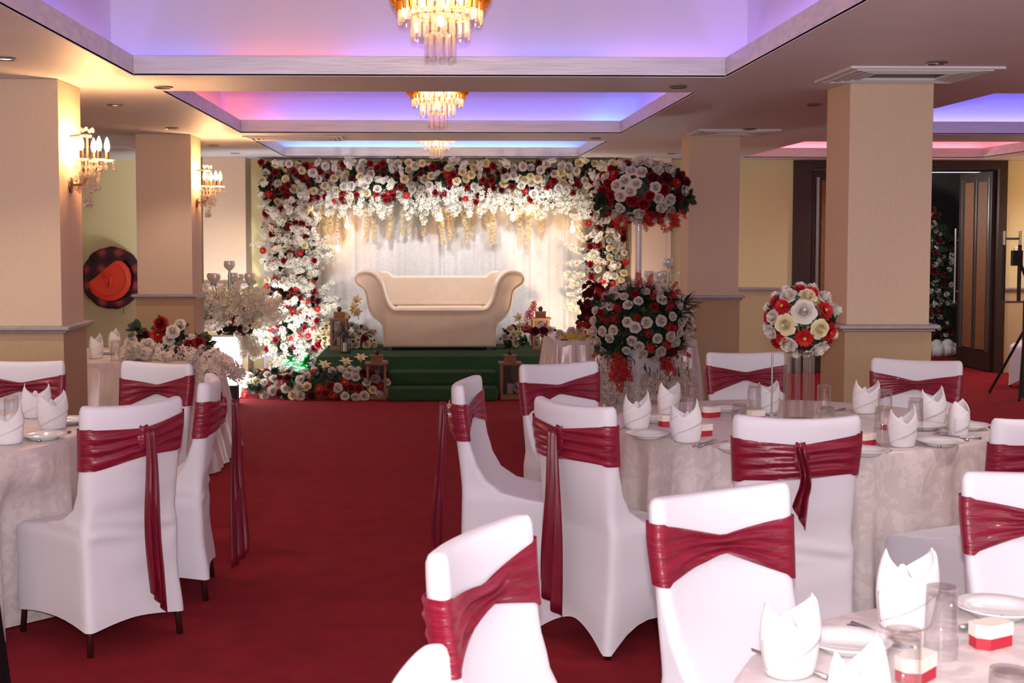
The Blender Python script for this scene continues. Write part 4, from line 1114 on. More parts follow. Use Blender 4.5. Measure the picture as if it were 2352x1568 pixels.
pendant(775, 572, 'lowest glowing bulb, on an ivy-wrapped cord at the left of the curtain', True)
pendant(1012, 500, 'glowing bulb hanging above the middle of the sofa')
pendant(1179, 494, 'glowing bulb under a black socket, right of the middle', False, False)
pendant(1315, 526, 'glowing amber bulb hanging at the right of the curtain', False)
pendant(725, 487, 'bulb glow half hidden in the blossoms at the upper left of the arch')
pendant(1099, 464, 'bulb half hidden by the hanging blossoms above the sofa')
pendant(1216, 480, 'bulb half hidden by blossoms right of the black socket')
# curtain and blossom lights of the stage: floodlights on the floor
def floodlight(x, y, z, aim, power, label, col=(.95, .97, 1), angle=110, rot=0):
    r = empty('floodlight', (x, y, z), label, 'floodlight')
    d = (Vector(aim)-Vector((x, y, z+.12))).normalized(); q = d.to_track_quat('Z', 'Y').to_matrix().to_4x4(); T = Matrix.Translation((0, 0, .12)) @ q
    g = G(); b = G(); b.box(-.09, .09, -.07, .07, -.05, .012); g.merge(b, T); g.build('housing', M['black'], r, smooth=False, bevel=.006)
    g = G(); b = G(); b.box(-.075, .075, -.055, .055, .013, .016); g.merge(b, T); g.build('lens', emis('flood_lens', col, 20), r, smooth=False)
    g = G(); g.tube([(-.1, 0, .12), (-.1, 0, .01), (.1, 0, .01), (.1, 0, .12)], .008, 6); g.build('bracket', M['black'], r)
    o = lamp('SPOT', tuple(Vector((x, y, z+.12))+d*.03), power, col, .06, aim=aim, angle=angle, blend=.7)
floodlight(-1.93, 14.1, 0, (-1.9, 15.3, 1.1), 50, 'floor floodlight behind the left pedestal, lighting the blossoms')
floodlight(-1.52, 13.78, 0, (-1.55, 15.2, 1.5), 190, 'floor floodlight behind the rose bed, shining up the arch and curtain')
floodlight(1.62, 13.9, 0, (1.0, 15.4, 1.3), 110, 'floor floodlight hidden right of the stage, warm light', (1, .72, .42))
floodlight(2.1, 14.3, 0, (2.1, 15.2, 1.0), 22, 'floor floodlight behind the right pedestal')
for x in (-.7, .25, 1.1): lamp('SPOT', (x, 14.1, 2.5), 66, (.93, .97, 1), .06, aim=(x, 15.6, .75), angle=85)
# black speaker box by the left pedestal
g = G(); g.box(-.06, .06, -.08, .08, .001, .19); o = g.build('equipment_box', M['black'], smooth=False, bevel=.01, loc=(-1.99, 12.9, 0)); tag(o, 'small black box on the carpet beside the glowing left pedestal', 'box')
g = G()
for i in range(8): g.merge(leaves_geo(16, i, 0), Matrix.Translation((R_(-.12, .12), R_(-.06, .06), R_(.12, .30))) @ Matrix.Scale(.2, 4))
M['litgreen'] = petal('green_lit_leaf', (50, 150, 80)); o = g.build('green_plant', M['litgreen'], angle=None, loc=(-1.46, 14.0, 0)); tag(o, 'green-lit shrub behind the rose bed, the light put into its colour', 'plant')  # foliage lit green: the light is put into the leaf colour

# ------------------------------------------------------------------ glowing pedestals with blossoms and candelabra
def pedestal(x, y, w_, h, label, lit, rot=0):
    r = empty('pedestal', (x, y, 0), label, 'pedestal', rot)
    g = G(); g.box(-w_/2, w_/2, -w_/2, w_/2, .012, h-.02); g.build('glowing_box' if lit else 'box_body', M['led'] if lit else M['napkin'], r, smooth=False)
    g = G(); g.box(-w_/2-.006, w_/2+.006, -w_/2-.006, w_/2+.006, h-.02, h); g.build('top_panel', M['china'], r, smooth=False)
    g = G(); g.box(-w_/2-.004, w_/2+.004, -w_/2-.004, w_/2+.004, .001, .012); g.build('rim', M['china'], r, smooth=False)
    return r
M['led2'] = M['led']
pedestal(-2.14, 13.35, .32, .66, 'glowing white box pedestal left of the arch under the blossom spray', True)
pedestal(2.36, 13.35, .32, .66, 'glowing white box pedestal at right behind the tall centrepiece', True)
pedestal(1.63, 10.35, .30, .84, 'plain white pedestal under the tall rose centrepiece', False, .65)
def candelabra(x, y, z, label, n=6, h=.74, R=.20):
    r = empty('candelabra', (x, y, z), label, 'candelabra')
    g = G(); g.lathe([(.08, .001), (.08, .01), (.02, .03), (.012, .06), (.018, .12), (.012, .2), (.017, .3), (.012, .42), (.018, .47), (.013, h-.10)], 14); g.build('stem', M['steel'], r)
    def cup(cx, cy, cz, s):
        c = G(); prof = [(.008, 0), (.02, .012), (.045, .035), (.056, .065), (.052, .09), (.046, .10)]
        c.lathe([(a*s, b*s) for a, b in prof], 16, (cx, cy, cz), cap=False)
        for j in range(7):
            rr = ip(j/6*.1, [(b, a) for a, b in prof])*s
            for i in range(16):
                a = 2*PI*(i+.5*(j % 2))/16; c.sphere((cx+rr*math.cos(a), cy+rr*math.sin(a), cz+j/6*.1*s), .0062*s, 5, 4)
        c.build('crystal_cup', M['steelcrystal'], r)
    cup(0, 0, h-.10, 1.0)
    for i in range(n-1):
        a = 2*PI*i/(n-1)+.3; ex, ey = R*math.cos(a), R*math.sin(a)
        g = G(); g.tube([(0, 0, .38), (ex*.5, ey*.5, .33), (ex*.9, ey*.9, .40), (ex, ey, h-.24)], .006, 6); g.lathe([(.025, 0), (.02, .008), (.008, .02)], 10, (ex, ey, h-.245)); g.build('arm', M['steel'], r)
        cup(ex, ey, h-.22, .92)
M['steelcrystal'] = mat('crystal_beads', (236, 236, 240), .25, .5)
candelabra(-2.08, 13.4, .66, 'silver candelabra with crystal cups above the blossoms left of the arch')
candelabra(2.42, 13.4, .66, 'silver candelabra with crystal cups at right, behind the tall centrepiece', 6, .76)
def blossom_bunch(x, y, z, label, rx, seed, n=80, skew=.3):
    random.seed(seed); P = []
    for i in range(n):
        a = R_(0, 2*PI); t = R_(.05, 1); d = Vector((math.cos(a)*t, math.sin(a)*t*.8-.1, R_(.06, .9)))
        P.append(('blossom_spray', Vector((d.x*rx*.55+skew*.1*abs(d.x), d.y*.15, .05+.12*R_(0, 1)+.1*max(0, d.z))), d+Vector((.12, -.2, 0)), R_(.8, 1.3)))
    for i in range(12): P.append((random.choice(['red_rose', 'maroon_rose', 'cream_rose', 'white_rose', 'red_daisy']), Vector((R_(-.24, .26), -.2, R_(0, .3))), (R_(-.4, .4), -1, .3), .085))
    for i in range(7): P.append(('blossom_spray', Vector((R_(.1, .3), -.2, .02)), (R_(.1, .5), -.3, -1), R_(.8, 1.1)))
    for i in range(10): P.append(('leaf_cluster', Vector((R_(-.2, .2), -.05, R_(.02, .15))), (0, -1, .5), .2))
    return arrangement('blossom_bouquet', (x, y, z), label, 'flowers', P)
blossom_bunch(-2.06, 13.33, .66, 'big spray of white blossoms on the glowing left pedestal', .6, 21)
blossom_bunch(2.36, 13.33, .66, 'white blossoms on the glowing right pedestal, behind the tall centrepiece', .5, 22, 50)
# ------------------------------------------------------------------ side tables with satin skirts
M['satin'] = mat('satin_skirt', (214, 196, 192), .28, .1, var=.08, vscale=6, bump=.2, bscale=9, stretch=(6, 6, .6), sheen=.4)
def skirt_table(name, x0, x1, y0, y1, z, label, clabel, llabel, flare=.12):
    r = empty('side_table', ((x0+x1)/2, (y0+y1)/2, 0), label, 'table'); hx, hy = (x1-x0)/2, (y1-y0)/2
    g = G(); g.box(-hx+.01, hx-.01, -hy+.01, hy-.01, z-.04, z-.006); g.build('tabletop', M['wood'], r, smooth=False)
    for a in (-1, 1):
        for b in (-1, 1):
            g = G(); g.tube([(a*(hx-.08), b*(hy-.08), .001), (a*(hx-.08), b*(hy-.08), z-.04)], .015, 8); g.build('leg', M['legsteel'], r)
    # skirt: pleated band running round, flaring to the floor
    g = G(); per = [(-hx, -hy), (hx, -hy), (hx, hy), (-hx, hy)]; P = []
    N_ = 300; L = 2*(2*hx+2*hy); rnd = random.Random(len(label))
    for i in range(N_):
        s = L*i/N_
        for (a, b) in zip(per, per[1:]+per[:1]):
            d = math.hypot(b[0]-a[0], b[1]-a[1])
            if s <= d: P.append((a[0]+(b[0]-a[0])*s/d, a[1]+(b[1]-a[1])*s/d, (b[1]-a[1])/d, -(b[0]-a[0])/d, s+i*0)); break
            s -= d
    ph = rnd.uniform(0, 6); rows = []
    for t, zz in ((0, z-.035), (.06, z-.07), (.12, z-.11), (.2, z-.16), (.4, z-.32), (.6, z-.48), (.8, z-.62), (1, .006)):
        for i, (x, y, nx, ny, s) in enumerate(P):
            w_ = .5*math.sin(i*.62+ph)+.5*math.sin(i*.37+2*t+ph); am = .007+.022*min(1, t*2)
            o = .012+am*(w_+1)*.6+flare*t**1.2; rows.append((x*(1+0)+nx*o, y+ny*o, zz))
    n = N_; fs = [(j*n+i, (j+1)*n+i, (j+1)*n+(i+1) % n, j*n+(i+1) % n) for j in range(7) for i in range(n)]
    g.add(rows, fs); o = g.build('table_skirt', M['satin'], loc=((x0+x1)/2, (y0+y1)/2, 0), angle=None); tag(o, clabel, 'table skirt')
    g = G(); e = .012; g.box(-hx-e, hx+e, -hy-e, hy+e, z-.005, z)
    dr = .10
    for (ax, bx, ay, by) in ((-hx-e, hx+e, -hy-e-.004, -hy-e), (hx+e, hx+e+.004, -hy-e, hy+e), (-hx-e-.004, -hx-e, -hy-e, hy+e)): g.box(ax, bx, ay, by, z-.05, z)
    c = g.build('tablecloth', M['damask'], loc=((x0+x1)/2, (y0+y1)/2, 0), smooth=False); tag(c, llabel, 'tablecloth')
    g = G()
    for i in range(2, 16): g.sphere((-hx+i*.11, -hy-.024, z-.045), .006, 8, 6)
skirt_table('a', -3.3, -1.70, 9.07, 10.3, .78, 'oblong side table under the satin skirt, behind the left chairs', 'shiny satin skirt falling to the floor round the left side table', 'cloth on top of the left side table, under the flower spray', .16)
skirt_table('b', 1.03, 2.2, 10.9, 11.9, .78, 'side table under the pleated skirt, left of the tall centrepiece', 'pleated silvery skirt round the right side table', 'cloth on the right side table under the gold tinsel', .08)
# things on the left side table
ZS = .7815
def on(px, py, z=ZS): p = at(px, py, z=z); return Vector((p.x, p.y, z))
def napkin_z(px, py, label, k, rot):
    p = on(px, py); o = bpy.data.objects.new('napkin', MESH['nap'][k]); COL.objects.link(o); o.location = p; o.rotation_euler = (0, 0, rot)
    md = o.modifiers.new('solid', 'SOLIDIFY'); md.thickness = .0022; return tag(o, label, 'napkin', 'linen napkins folded into peaked crowns')
napkin_z(222, 822, 'napkin on the side table half behind the left pillar', 2, 1.2); napkin_z(262, 806, 'napkin on the left side table behind a glass', 0, 1.5)
for px, py, lab in ((266, 830, 'upturned glass on the left side table, nearer of two'), (312, 811, 'upturned glass on the left side table, beside the flower spray')):
    p = on(px, py); r = empty('drinking_glass', p, lab, 'glass', group='upturned drinking glasses')
    for nme, me in zip(('glass_wall', 'glass_base'), GL['tall']):
        o = bpy.data.objects.new(nme, me); COL.objects.link(o); o.parent = r
o = bpy.data.objects.new('table_knife', MESH['knife']); COL.objects.link(o); o.location = on(290, 800); tag(o, 'steel knife lying on the left side table', 'knife', 'steel cutlery on the tables')
o = bpy.data.objects.new('side_plate', MESH['plate']); COL.objects.link(o); o.location = on(245, 812); tag(o, 'side plate on the left side table', 'plate', 'white side plates')
random.seed(31); P = []
for i in range(26):
    x = R_(-.36, .22); P.append(('pink_blossom_spray', Vector((x, R_(-.2, .02), .03+R_(0, .05))), (R_(-.8, .6), -.6, R_(-.1, .3)), R_(.55, .8)))
for i in range(26): P.append(('pink_blossom_spray', Vector((R_(.12, .36), R_(-.22, -.08), R_(-.02, .05))), (R_(.3, 1.1), R_(-.8, -.2), R_(-1.0, -.25)), R_(.6, .9)))
for x, y, z, k, s in ((-.14, -.05, .17, 'red_daisy', .12), (-.11, -.08, .25, 'red_rose', .12), (-.08, -.06, .2, 'red_rose', .1), (-.24, -.05, .16, 'maroon_rose', .11), (.04, -.15, .06, 'maroon_rose', .12), (.10, -.14, .10, 'red_rose', .11), (.17, -.14, .12, 'red_rose', .10), (-.02, -.12, .2, 'white_rose', .11),
                   (-.32, -.08, .12, 'white_rose', .11), (-.2, -.12, .1, 'white_rose', .12), (-.05, -.1, .14, 'white_rose', .1), (-.3, -.12, .05, 'white_rose', .12), (.02, -.05, .24, 'white_rose', .10), (-.37, -.05, .05, 'white_rose', .11)): P.append((k, Vector((x, y, z)), (R_(-.3, .3), -1, .5), s))
for i in range(16): P.append(('leaf_cluster' if i % 2 else 'light_leaf_cluster', Vector((R_(-.33, .2), R_(-.1, .05), R_(.04, .2))), (R_(-.5, .5), -.6, 1), R_(.13, .2)))
for i in range(6): P.append(('leaf_cluster', Vector((R_(-.05, .2), -.06, R_(.06, .14))), (R_(-.5, .8), -.3, 1), .16))
arrangement('flower_spray', (-1.83, 9.42, .78), 'low spray of red and pale flowers spilling over the left side table corner', 'flowers', P)
# things on the right side table
random.seed(33); P = []
for i in range(40):
    d = Vector((R_(-1, 1), R_(-1, 0), R_(-1, 1))).normalized(); P.append((random.choice(['maroon_rose', 'maroon_rose', 'maroon_rose', 'white_rose' if i % 4 == 0 else 'maroon_rose']), Vector((0, 0, .30))+Vector((d.x*.1, d.y*.1, d.z*.17)), d, .08))
for i in range(8): P.append(('white_rose', Vector((R_(-.3, 0), -.05, R_(.02, .06))), (R_(-.4, .4), -1, .6), .09)); P.append(('leaf_cluster', Vector((R_(-.1, .15), 0, R_(.05, .3))), (0, -1, .4), .16))
P.append(('maroon_rose', Vector((-.5, -.05, .05)), (-.3, -.6, .6), .1)); P.append(('maroon_rose', Vector((-.43, -.08, .06)), (-.1, -.6, .6), .09)); P.append(('white_rose', Vector((-.38, -.05, .06)), (-.1, -.6, .6), .09))
arrangement('maroon_flowers', (1.38, 11.3, .78), 'upright dark maroon rose bunch on the right side table', 'flowers', P)
g = G(); random.seed(4)
for i in range(60):
    a = R_(0, 6.28); l = R_(.03, .13); p = Vector((R_(-.1, .1), R_(-.04, .04), .004)); g.tube([p, p+Vector((math.cos(a)*l, math.sin(a)*l*.5, R_(.01, .07)))], .003, 4)
M['tinsel'] = mat('gold_tinsel', (230, 200, 60), .35, .3); o = g.build('tinsel_garland', M['tinsel'], loc=(1.19, 10.98, .781)); tag(o, 'yellow gold tinsel heap on the right side table', 'tinsel')
g = G(); g.box(-.03, .03, -.008, .008, .0, .01); g.box(.03, .13, -.006, .006, .003, .006, 1); o = g.build('cake_knife', [M['dkwood'], M['steel']], loc=(1.10, 10.93, .7815)); tag(o, 'small knife with dark handle lying beside the tinsel', 'knife')

# ------------------------------------------------------------------ the tall centrepiece by the right pillars
def tall_centre():
    r = empty('tall_centrepiece', (1.63, 10.35, .84), 'tall flower centrepiece, low rose bush below and a big rose ball on a white pole', 'flowers')
    g = G(); g.lathe([(.026, .001), (.026, 1.35)], 16); g.build('pole', M['china'], r)
    random.seed(47); it = []
    g = G(); g.sphere((.03, 0, 1.17), .19, 16, 10); g.build('foliage_core', M['leaf'], r); g = G(); g.sphere((.02, 0, .12), .2, 16, 10); g.build('foliage_core', M['leaf'], r)
    def put(k, p, n, s): it.append((k, orient(p, n, s), s))
    # upper ball
    P = []; n_ = 0; c = Vector((.03, 0, 1.17))
    for _ in range(9000):
        d = Vector((R_(-1, 1), R_(-1, .35), R_(-1, 1)))
        if d.length > 1 or d.length < .2: continue
        d.normalize(); p = c+Vector((d.x*.36, d.y*.25, d.z*.225))
        if all((p-q).length > .073 for q in P):
            P.append(p); t = random.random()
            put('white_rose' if t < .62 else 'red_rose' if t < .82 else 'maroon_rose' if t < .9 else 'red_daisy', p, d, R_(.095, .12))
            put('leaf_cluster', c+(p-c)*.82, d, .12)
    for i in range(20): put('red_spray', c+Vector((R_(-.3, .3), R_(-.2, 0), R_(-.2, -.12))), (R_(-.6, .6), -.3, -.8), R_(.5, .8))
    for i in range(12): put('leaf_cluster', c+Vector((R_(-.34, .34), -.1, R_(-.2, .2))), (R_(-1, 1), -1, 0), .17)
    # lower bush
    P = []; c = Vector((.02, 0, .10))
    for _ in range(9000):
        d = Vector((R_(-1, 1), R_(-1, .35), R_(-1, 1)))
        if d.length > 1 or d.length < .3: continue
        d.normalize(); p = c+Vector((d.x*.40, d.y*.28, d.z*.33))
        if all((p-q).length > .070 for q in P):
            P.append(p); t = random.random()
            if t < .62: put('white_rose', p, d, R_(.08, .105))
            elif t < .68: put('red_rose', p, d, .08)
            elif t < .92: put('red_spray', c+(p-c)*.92, d, R_(.5, .75))
            else: put('grass_tuft', p*.9, d, R_(.5, .8))
            put('leaf_cluster', c+(p-c)*.80, d, .13)
    for i in range(24): put('leaf_cluster', c+Vector((R_(-.3, .3), R_(-.12, 0), R_(-.22, .25))), (R_(-1, 1), -1, R_(-.5, .5)), .18)
    for i in range(10): put('grass_tuft', c+Vector((R_(-.3, .36), -.1, R_(-.1, .2))), (R_(-.8, 1), -.5, .4), R_(.8, 1.1))
    for bx, n_, z1 in ((-.30, 16, -.12), (-.22, 10, -.16), (-.06, 6, -.2), (.07, 6, -.18), (.17, 6, -.2), (.33, 12, -.14), (.26, 6, -.3)):
        for i in range(n_): put('pink_blossom_spray', Vector((bx+R_(-.05, .05), R_(-.22, -.12), z1-R_(0, .08 if n_ < 8 else .14))), (R_(-.12, .12), -.05, -1), R_(.7, 1.05))
    for i in range(8): put('red_spray', Vector((R_(-.28, -.12), -.24, R_(-.22, -.05))), (R_(-.3, .3), -.4, -1), R_(.7, 1.0))
    for i in range(5): put('red_spray', Vector((R_(.15, .3), -.24, R_(-.2, -.1))), (R_(-.3, .3), -.4, -1), R_(.5, .8))
    arrange(r, it)
    for dx, dz, s, top in ((-.30, .62, .042, 1.0), (-.015, .49, .036, 1.0), (.20, .575, .034, 1.0), (.25, .55, .03, 1.0)):
        g = G()
        for i in range(int((top-dz-.04)/.02)): g.sphere((dx, -.12, dz+s+.01+i*.02), .005, 6, 4)
        ch = g.build('bead_chain', M['steel'], r)
        g = G(); g.sphere((dx, -.12, dz), s, 20, 12); g.build('glass_ball', M['glass'], ch)
    return r
tall_centre()

# ------------------------------------------------------------------ rose ball on its vase
def rose_ball():
    c = at(1838, 735, Y=6.1); r = empty('rose_ball_vase', (c.x, 6.1, ZT_+.001), 'glass column vase topped by a ball of cream roses and red daisies', 'flower vase')
    cz = c.z-ZT_; g = G()
    g.lathe([(.085, .0), (.085, .012), (.0001, .013)], 32); g.build('base', M['glassbase'], r)
    for i in range(9):
        a = 2*PI*i/9; g = G(); g.lathe([(.011, .013), (.011, .33)], 10, (.062*math.cos(a), .062*math.sin(a), 0)); g.build('glass_rod', M['glassbase'] if i % 3 else M['glass'], r)
    g = G(); g.lathe([(.075, .33), (.075, .342), (.0001, .343)], 32); g.build('top_plate', M['glassbase'], r)
    random.seed(52); it = []; P = []; C = Vector((0, 0, cz))
    def put(k, p, n, s): it.append((k, orient(p, n, s), s))
    fl = [('white_rose', -.03, .055, .112), ('cream_rose', -.115, -.015, .102), ('cream_rose', .055, -.035, .092), ('white_rose', -.09, -.12, .085), ('cream_rose', 0, .13, .085), ('red_daisy', -.125, .08, .085), ('red_daisy', .09, .06, .09), ('red_daisy', -.02, -.085, .095),
          ('red_daisy', .12, -.055, .09), ('maroon_daisy', .01, -.155, .085), ('white_rose', .07, -.14, .09), ('white_rose', .165, .05, .085), ('white_rose', .1, .12, .08), ('white_rose', -.09, .13, .085), ('white_rose', .045, .165, .07), ('white_rose', -.165, -.06, .07),
          ('red_daisy', -.12, -.1, .075), ('red_daisy', .03, .15, .08), ('white_rose', .155, -.07, .07), ('maroon_daisy', -.06, .18, .06), ('red_daisy', .15, -.11, .08), ('white_rose', -.165, .02, .07), ('red_daisy', -.14, -.14, .07), ('white_rose', .14, -.15, .07), ('red_daisy', -.02, .17, .06)]
    for k, x, z, s in fl:
        q = max(.001, .18**2-x*x-z*z)**.5 if x*x+z*z < .18**2 else .01
        d = Vector((x, -q, z)).normalized(); P.append(d*.17); put(k, C+d*.155, d, s*1.12)
    for _ in range(3000):
        d = Vector((R_(-1, 1), R_(-1, 1), R_(-1, 1)))
        if d.length > 1: continue
        d.normalize()
        if all((d*.17-q).length > .068 for q in P):
            P.append(d*.17); put(random.choice(['white_rose', 'red_daisy', 'white_rose', 'cream_rose']), C+d*.145, d, .09)
    for i in range(60):
        d = Vector((R_(-1, 1), R_(-1, 1), R_(-1, 1))).normalized(); put('light_leaf_cluster' if i % 4 == 0 else 'leaf_cluster', C+d*.125, d, .09)
    arrange(r, it)
    p = at(1772, 952, z=NZ); s = empty('number_stand', (p.x, p.y, NZ), 'thin steel rod stand left of the rose-ball vase', 'stand')
    g = G(); g.lathe([(.03, 0), (.03, .004), (.0001, .006)], 20); g.build('base', M['steel'], s)
    g = G(); g.tube([(0, 0, .004), (0, 0, .31)], .0042, 10); g.build('rod', M['steel'], s)
rose_ball()

# ------------------------------------------------------------------ chandeliers
def chandelier(y, label):
    x = at(1013, 100, Y=y).x; x = .035; zb = CAMH+.812; r = empty('chandelier', (x, y, zb), label, 'chandelier', group='gold and crystal tiered chandeliers')
    z2 = ZT-zb                                     # ceiling of the coffer above the base of the lamp
    g = G(); g.tube([(0, 0, .40), (0, 0, z2)], .012, 10); g.lathe([(.07, z2-.03), (.07, z2-.002)], 24); g.build('stem', M['gold'], r)
    g = G(); g.lathe([(.20, .36), (.20, .375), (.0001, .376)], 40); g.build('ceiling_plate', M['gold'], r)
    # fins
    n = 30
    for k in range(n):
        a = 2*PI*k/n; b = G(); v = [(.180, .37), (.235, .37), (.235, .262), (.221, .238), (.211, .238), (.208, .208), (.194, .208), (.194, .27), (.185, .30)]
        for s in (-1, 1): b.add([(q, s*.0035, z) for q, z in v], [tuple(range(9))[::s]])
        b.add([(q, s*.0035, z) for s in (-1, 1) for q, z in v], [(i, (i+1) % 9, (i+1) % 9+9, i+9) for i in range(9)])
        b.xf(Matrix.Rotation(a, 4, 'Z')); b.build('gold_fin', M['gold'], r, smooth=False)
    for R, zt, L, m_ in ((.188, .262, .105, 30), (.130, .19, .105, 20), (.066, .115, .115, 10)):
        g = G(); g.lathe([(R-.006, zt-.004), (R+.004, zt-.004), (R+.004, zt+.006), (R-.006, zt+.006)], 40, cap=False); g.build('tier_ring', M['gold'], r)
        for k in range(m_):
            a = 2*PI*(k+.3)/m_; b = G(); w_ = .0165
            zz = zt-L-.006*(k % 2)
            sec = lambda s: [(w_*s, 0), (w_*.35*s, .006), (0, .009*s), (-w_*.35*s, .006), (-w_*s, 0), (-w_*.3*s, -.006), (0, -.009*s), (w_*.3*s, -.006)]
            vs = []
            for s, z in ((.55, zt), (1, zt-.012), (1, zz+.014), (.7, zz)): vs += [(p, q, z) for p, q in sec(s)]
            b.add(vs, [(j*8+i, j*8+(i+1) % 8, (j+1)*8+(i+1) % 8, (j+1)*8+i) for j in range(3) for i in range(8)]+[tuple(range(8)), tuple(range(24, 32))[::-1]])
            b.xf(Matrix.Rotation(a, 4, 'Z') @ Matrix.Translation((R, 0, 0)) @ Matrix.Rotation(PI/2, 4, 'Z'))
            b.build('crystal_prism', M['crystal'], r, smooth=False)
    for k in range(6):
        a = 2*PI*k/6+.3; R = .11; g = G(); g.sphere((R*math.cos(a), R*math.sin(a), .27), .016, 10, 8, 0, 1.6); g.build('bulb', M['bulbC'], r)
    g = G(); g.sphere((0, 0, .17), .018, 10, 8, 0, 1.4); g.build('bulb', M['bulbC'], r)
M['bulbC'] = emis('chandelier_bulb', (1.0, .56, .22), 130)
chandelier(6.06, 'nearest and largest chandelier, at the top of the photo')
chandelier(9.93, 'middle chandelier, in the second ceiling coffer')
chandelier(13.8, 'farthest and smallest chandelier, above the flower arch')

# ------------------------------------------------------------------ crystal wall sconces on the left pillars
def drop(g, x, y, z, s=1.0):
    g.sphere((x, y, z), .0065*s, 6, 5); g.lathe([(.0001, -.052*s), (.008*s, -.044*s), (.012*s, -.034*s), (.006*s, -.016*s), (.001, -.008*s)], 6, (x, y, z), cap=False)
def sconce(x, y, z, label):
    r = empty('wall_sconce', (x, y, z), label, 'wall lamp', group='crystal candle sconces')
    g = G(); v = G(); v.lathe([(.048, 0), (.045, .008), (.02, .014)], 20); v.xf(Matrix.Translation((0, 0, -.17)) @ Matrix.Rotation(PI/2, 4, 'Y')); g.merge(v)
    g.build('back_plate', M['brass'], r)
    g = G(); g.tube([(0.01, 0, -.17), (.07, 0, -.165), (.10, 0, -.12), (.10, 0, .13)], .007, 8); g.tube([(0, 0, .12), (.05, 0, .125), (.10, 0, .13)], .006, 8); g.build('stem', M['brass'], r)
    g = G(); g.lathe([(.005, -.01), (.03, .0), (.05, .012), (.055, .016), (.05, .014), (.028, .004)], 18, (.10, 0, -.11), cap=False)
    for i in range(9): a = 2*PI*i/9; g.sphere((.10+.035*math.cos(a), .035*math.sin(a), .15+.012*(i % 2)), .011, 7, 6)
    for i in range(8): a = 2*PI*i/8; g.sphere((.10+.02*math.cos(a), .02*math.sin(a), .12), .010, 7, 6)
    g.build('crystal_crown', M['crystal'], r)
    for i, (dx, dy) in enumerate(((.02, -.085), (.125, -.05), (.155, .03), (.05, .09))):
        ex, ey = .07+dx*.9, dy
        g = G(); g.tube([(.10, 0, -.06), ((.10+ex)/2, ey/2, -.10), (ex, ey, -.05), (ex, ey, -.03)], .005, 7); g.lathe([(.011, -.03), (.011, .03), (.009, .032)], 12, (ex, ey, 0)); ar = g.build('candle_arm', M['brass'], r)
        g = G(); g.lathe([(.008, -.034), (.03, -.03), (.046, -.018), (.04, -.022), (.02, -.03)], 16, (ex, ey, 0), cap=False)
        for k in range(5): a = 2*PI*k/5+i; drop(g, ex+.044*math.cos(a), ey+.044*math.sin(a), -.035, .9)
        g.build('crystal_dish', M['crystal'], ar)
        g = G(); g.lathe([(.009, .032), (.0165, .05), (.0175, .065), (.012, .09), (.004, .112), (.0001, .116)], 12, (ex, ey, 0), cap=False); g.build('candle_bulb', M['bulbS'], ar)
    g = G(); rnd = random.Random(3)
    for i in range(26): a = 2.4*i; R = rnd.uniform(.02, .085); zz = -.06-rnd.uniform(0, .14)*(1-R*5); drop(g, .10+R*math.cos(a), R*math.sin(a), zz, 1.2)
    for i in range(5): a = 2*PI*i/5; drop(g, .10+.018*math.cos(a), .018*math.sin(a), -.235-.01*(i % 2), 1.3)
    for i in range(40): t = i/39; a = t*25; g.sphere((.10+.022*math.cos(a), .022*math.sin(a), -.06-.16*t), .0055, 5, 4)
    g.build('crystal_drops', M['crystal'], r)
M['bulbS'] = emis('candle_bulb', (1.0, .50, .20), 330)
sconce(-2.154, 7.86, 2.13, 'bright crystal candle sconce on the nearest left pillar')
sconce(-2.152, 12.0, 2.13, 'smaller crystal candle sconce on the second left pillar')

# ------------------------------------------------------------------ hose reel, stand, foyer arch
c = at(258, 636, Y=YB-.12)
r = empty('hose_reel', (c.x, YB-.12, c.z), 'orange-red hose reel in a dark plaid cover on the back wall, far left', 'hose reel')
def plaid():
    m = mat('plaid_cloth', (60, 24, 28), .85); nt = m.node_tree; b = nt.nodes['Principled BSDF']; tc = nt.nodes.new('ShaderNodeTexCoord')
    w1 = nt.nodes.new('ShaderNodeTexWave'); w1.inputs['Scale'].default_value = 1.6; w2 = nt.nodes.new('ShaderNodeTexWave'); w2.bands_direction = 'Z'; w2.inputs['Scale'].default_value = 1.6
    ad = nt.nodes.new('ShaderNodeMath'); ad.operation = 'ADD'; cr = nt.nodes.new('ShaderNodeValToRGB')
    cr.color_ramp.elements[0].color = (*lin((26, 16, 24)), 1); cr.color_ramp.elements[1].color = (*lin((150, 60, 60)), 1); cr.color_ramp.elements[1].position = 1
    e = cr.color_ramp.elements.new(.6); e.color = (*lin((70, 22, 34)), 1)
    dv = nt.nodes.new('ShaderNodeMath'); dv.operation = 'MULTIPLY'; dv.inputs[1].default_value = .5
    for w_ in (w1, w2): nt.links.new(tc.outputs['Object'], w_.inputs['Vector'])
    nt.links.new(w1.outputs['Fac'], ad.inputs[0]); nt.links.new(w2.outputs['Fac'], ad.inputs[1]); nt.links.new(ad.outputs[0], dv.inputs[0]); nt.links.new(dv.outputs[0], cr.inputs[0]); nt.links.new(cr.outputs[0], b.inputs['Base Color']); return m
g = G(); rnd = random.Random(2); n = 48; rows = []
for rr, yy in ((.20, .10), (.30, .10), (.345, .04), (.35, -.03), (.32, -.085), (.27, -.10), (.262, -.085)):
    for i in range(n):
        a = 2*PI*i/n; w_ = 1+.012*math.sin(9*a+rr*20)+.01*math.sin(17*a); rows.append((rr*w_*math.cos(a), yy+.006*math.sin(13*a), rr*w_*1.02*math.sin(a)+(-.02 if math.sin(a) < -.3 else 0)))
g.add(rows, [(j*n+i, j*n+(i+1) % n, (j+1)*n+(i+1) % n, (j+1)*n+i) for j in range(6) for i in range(n)])
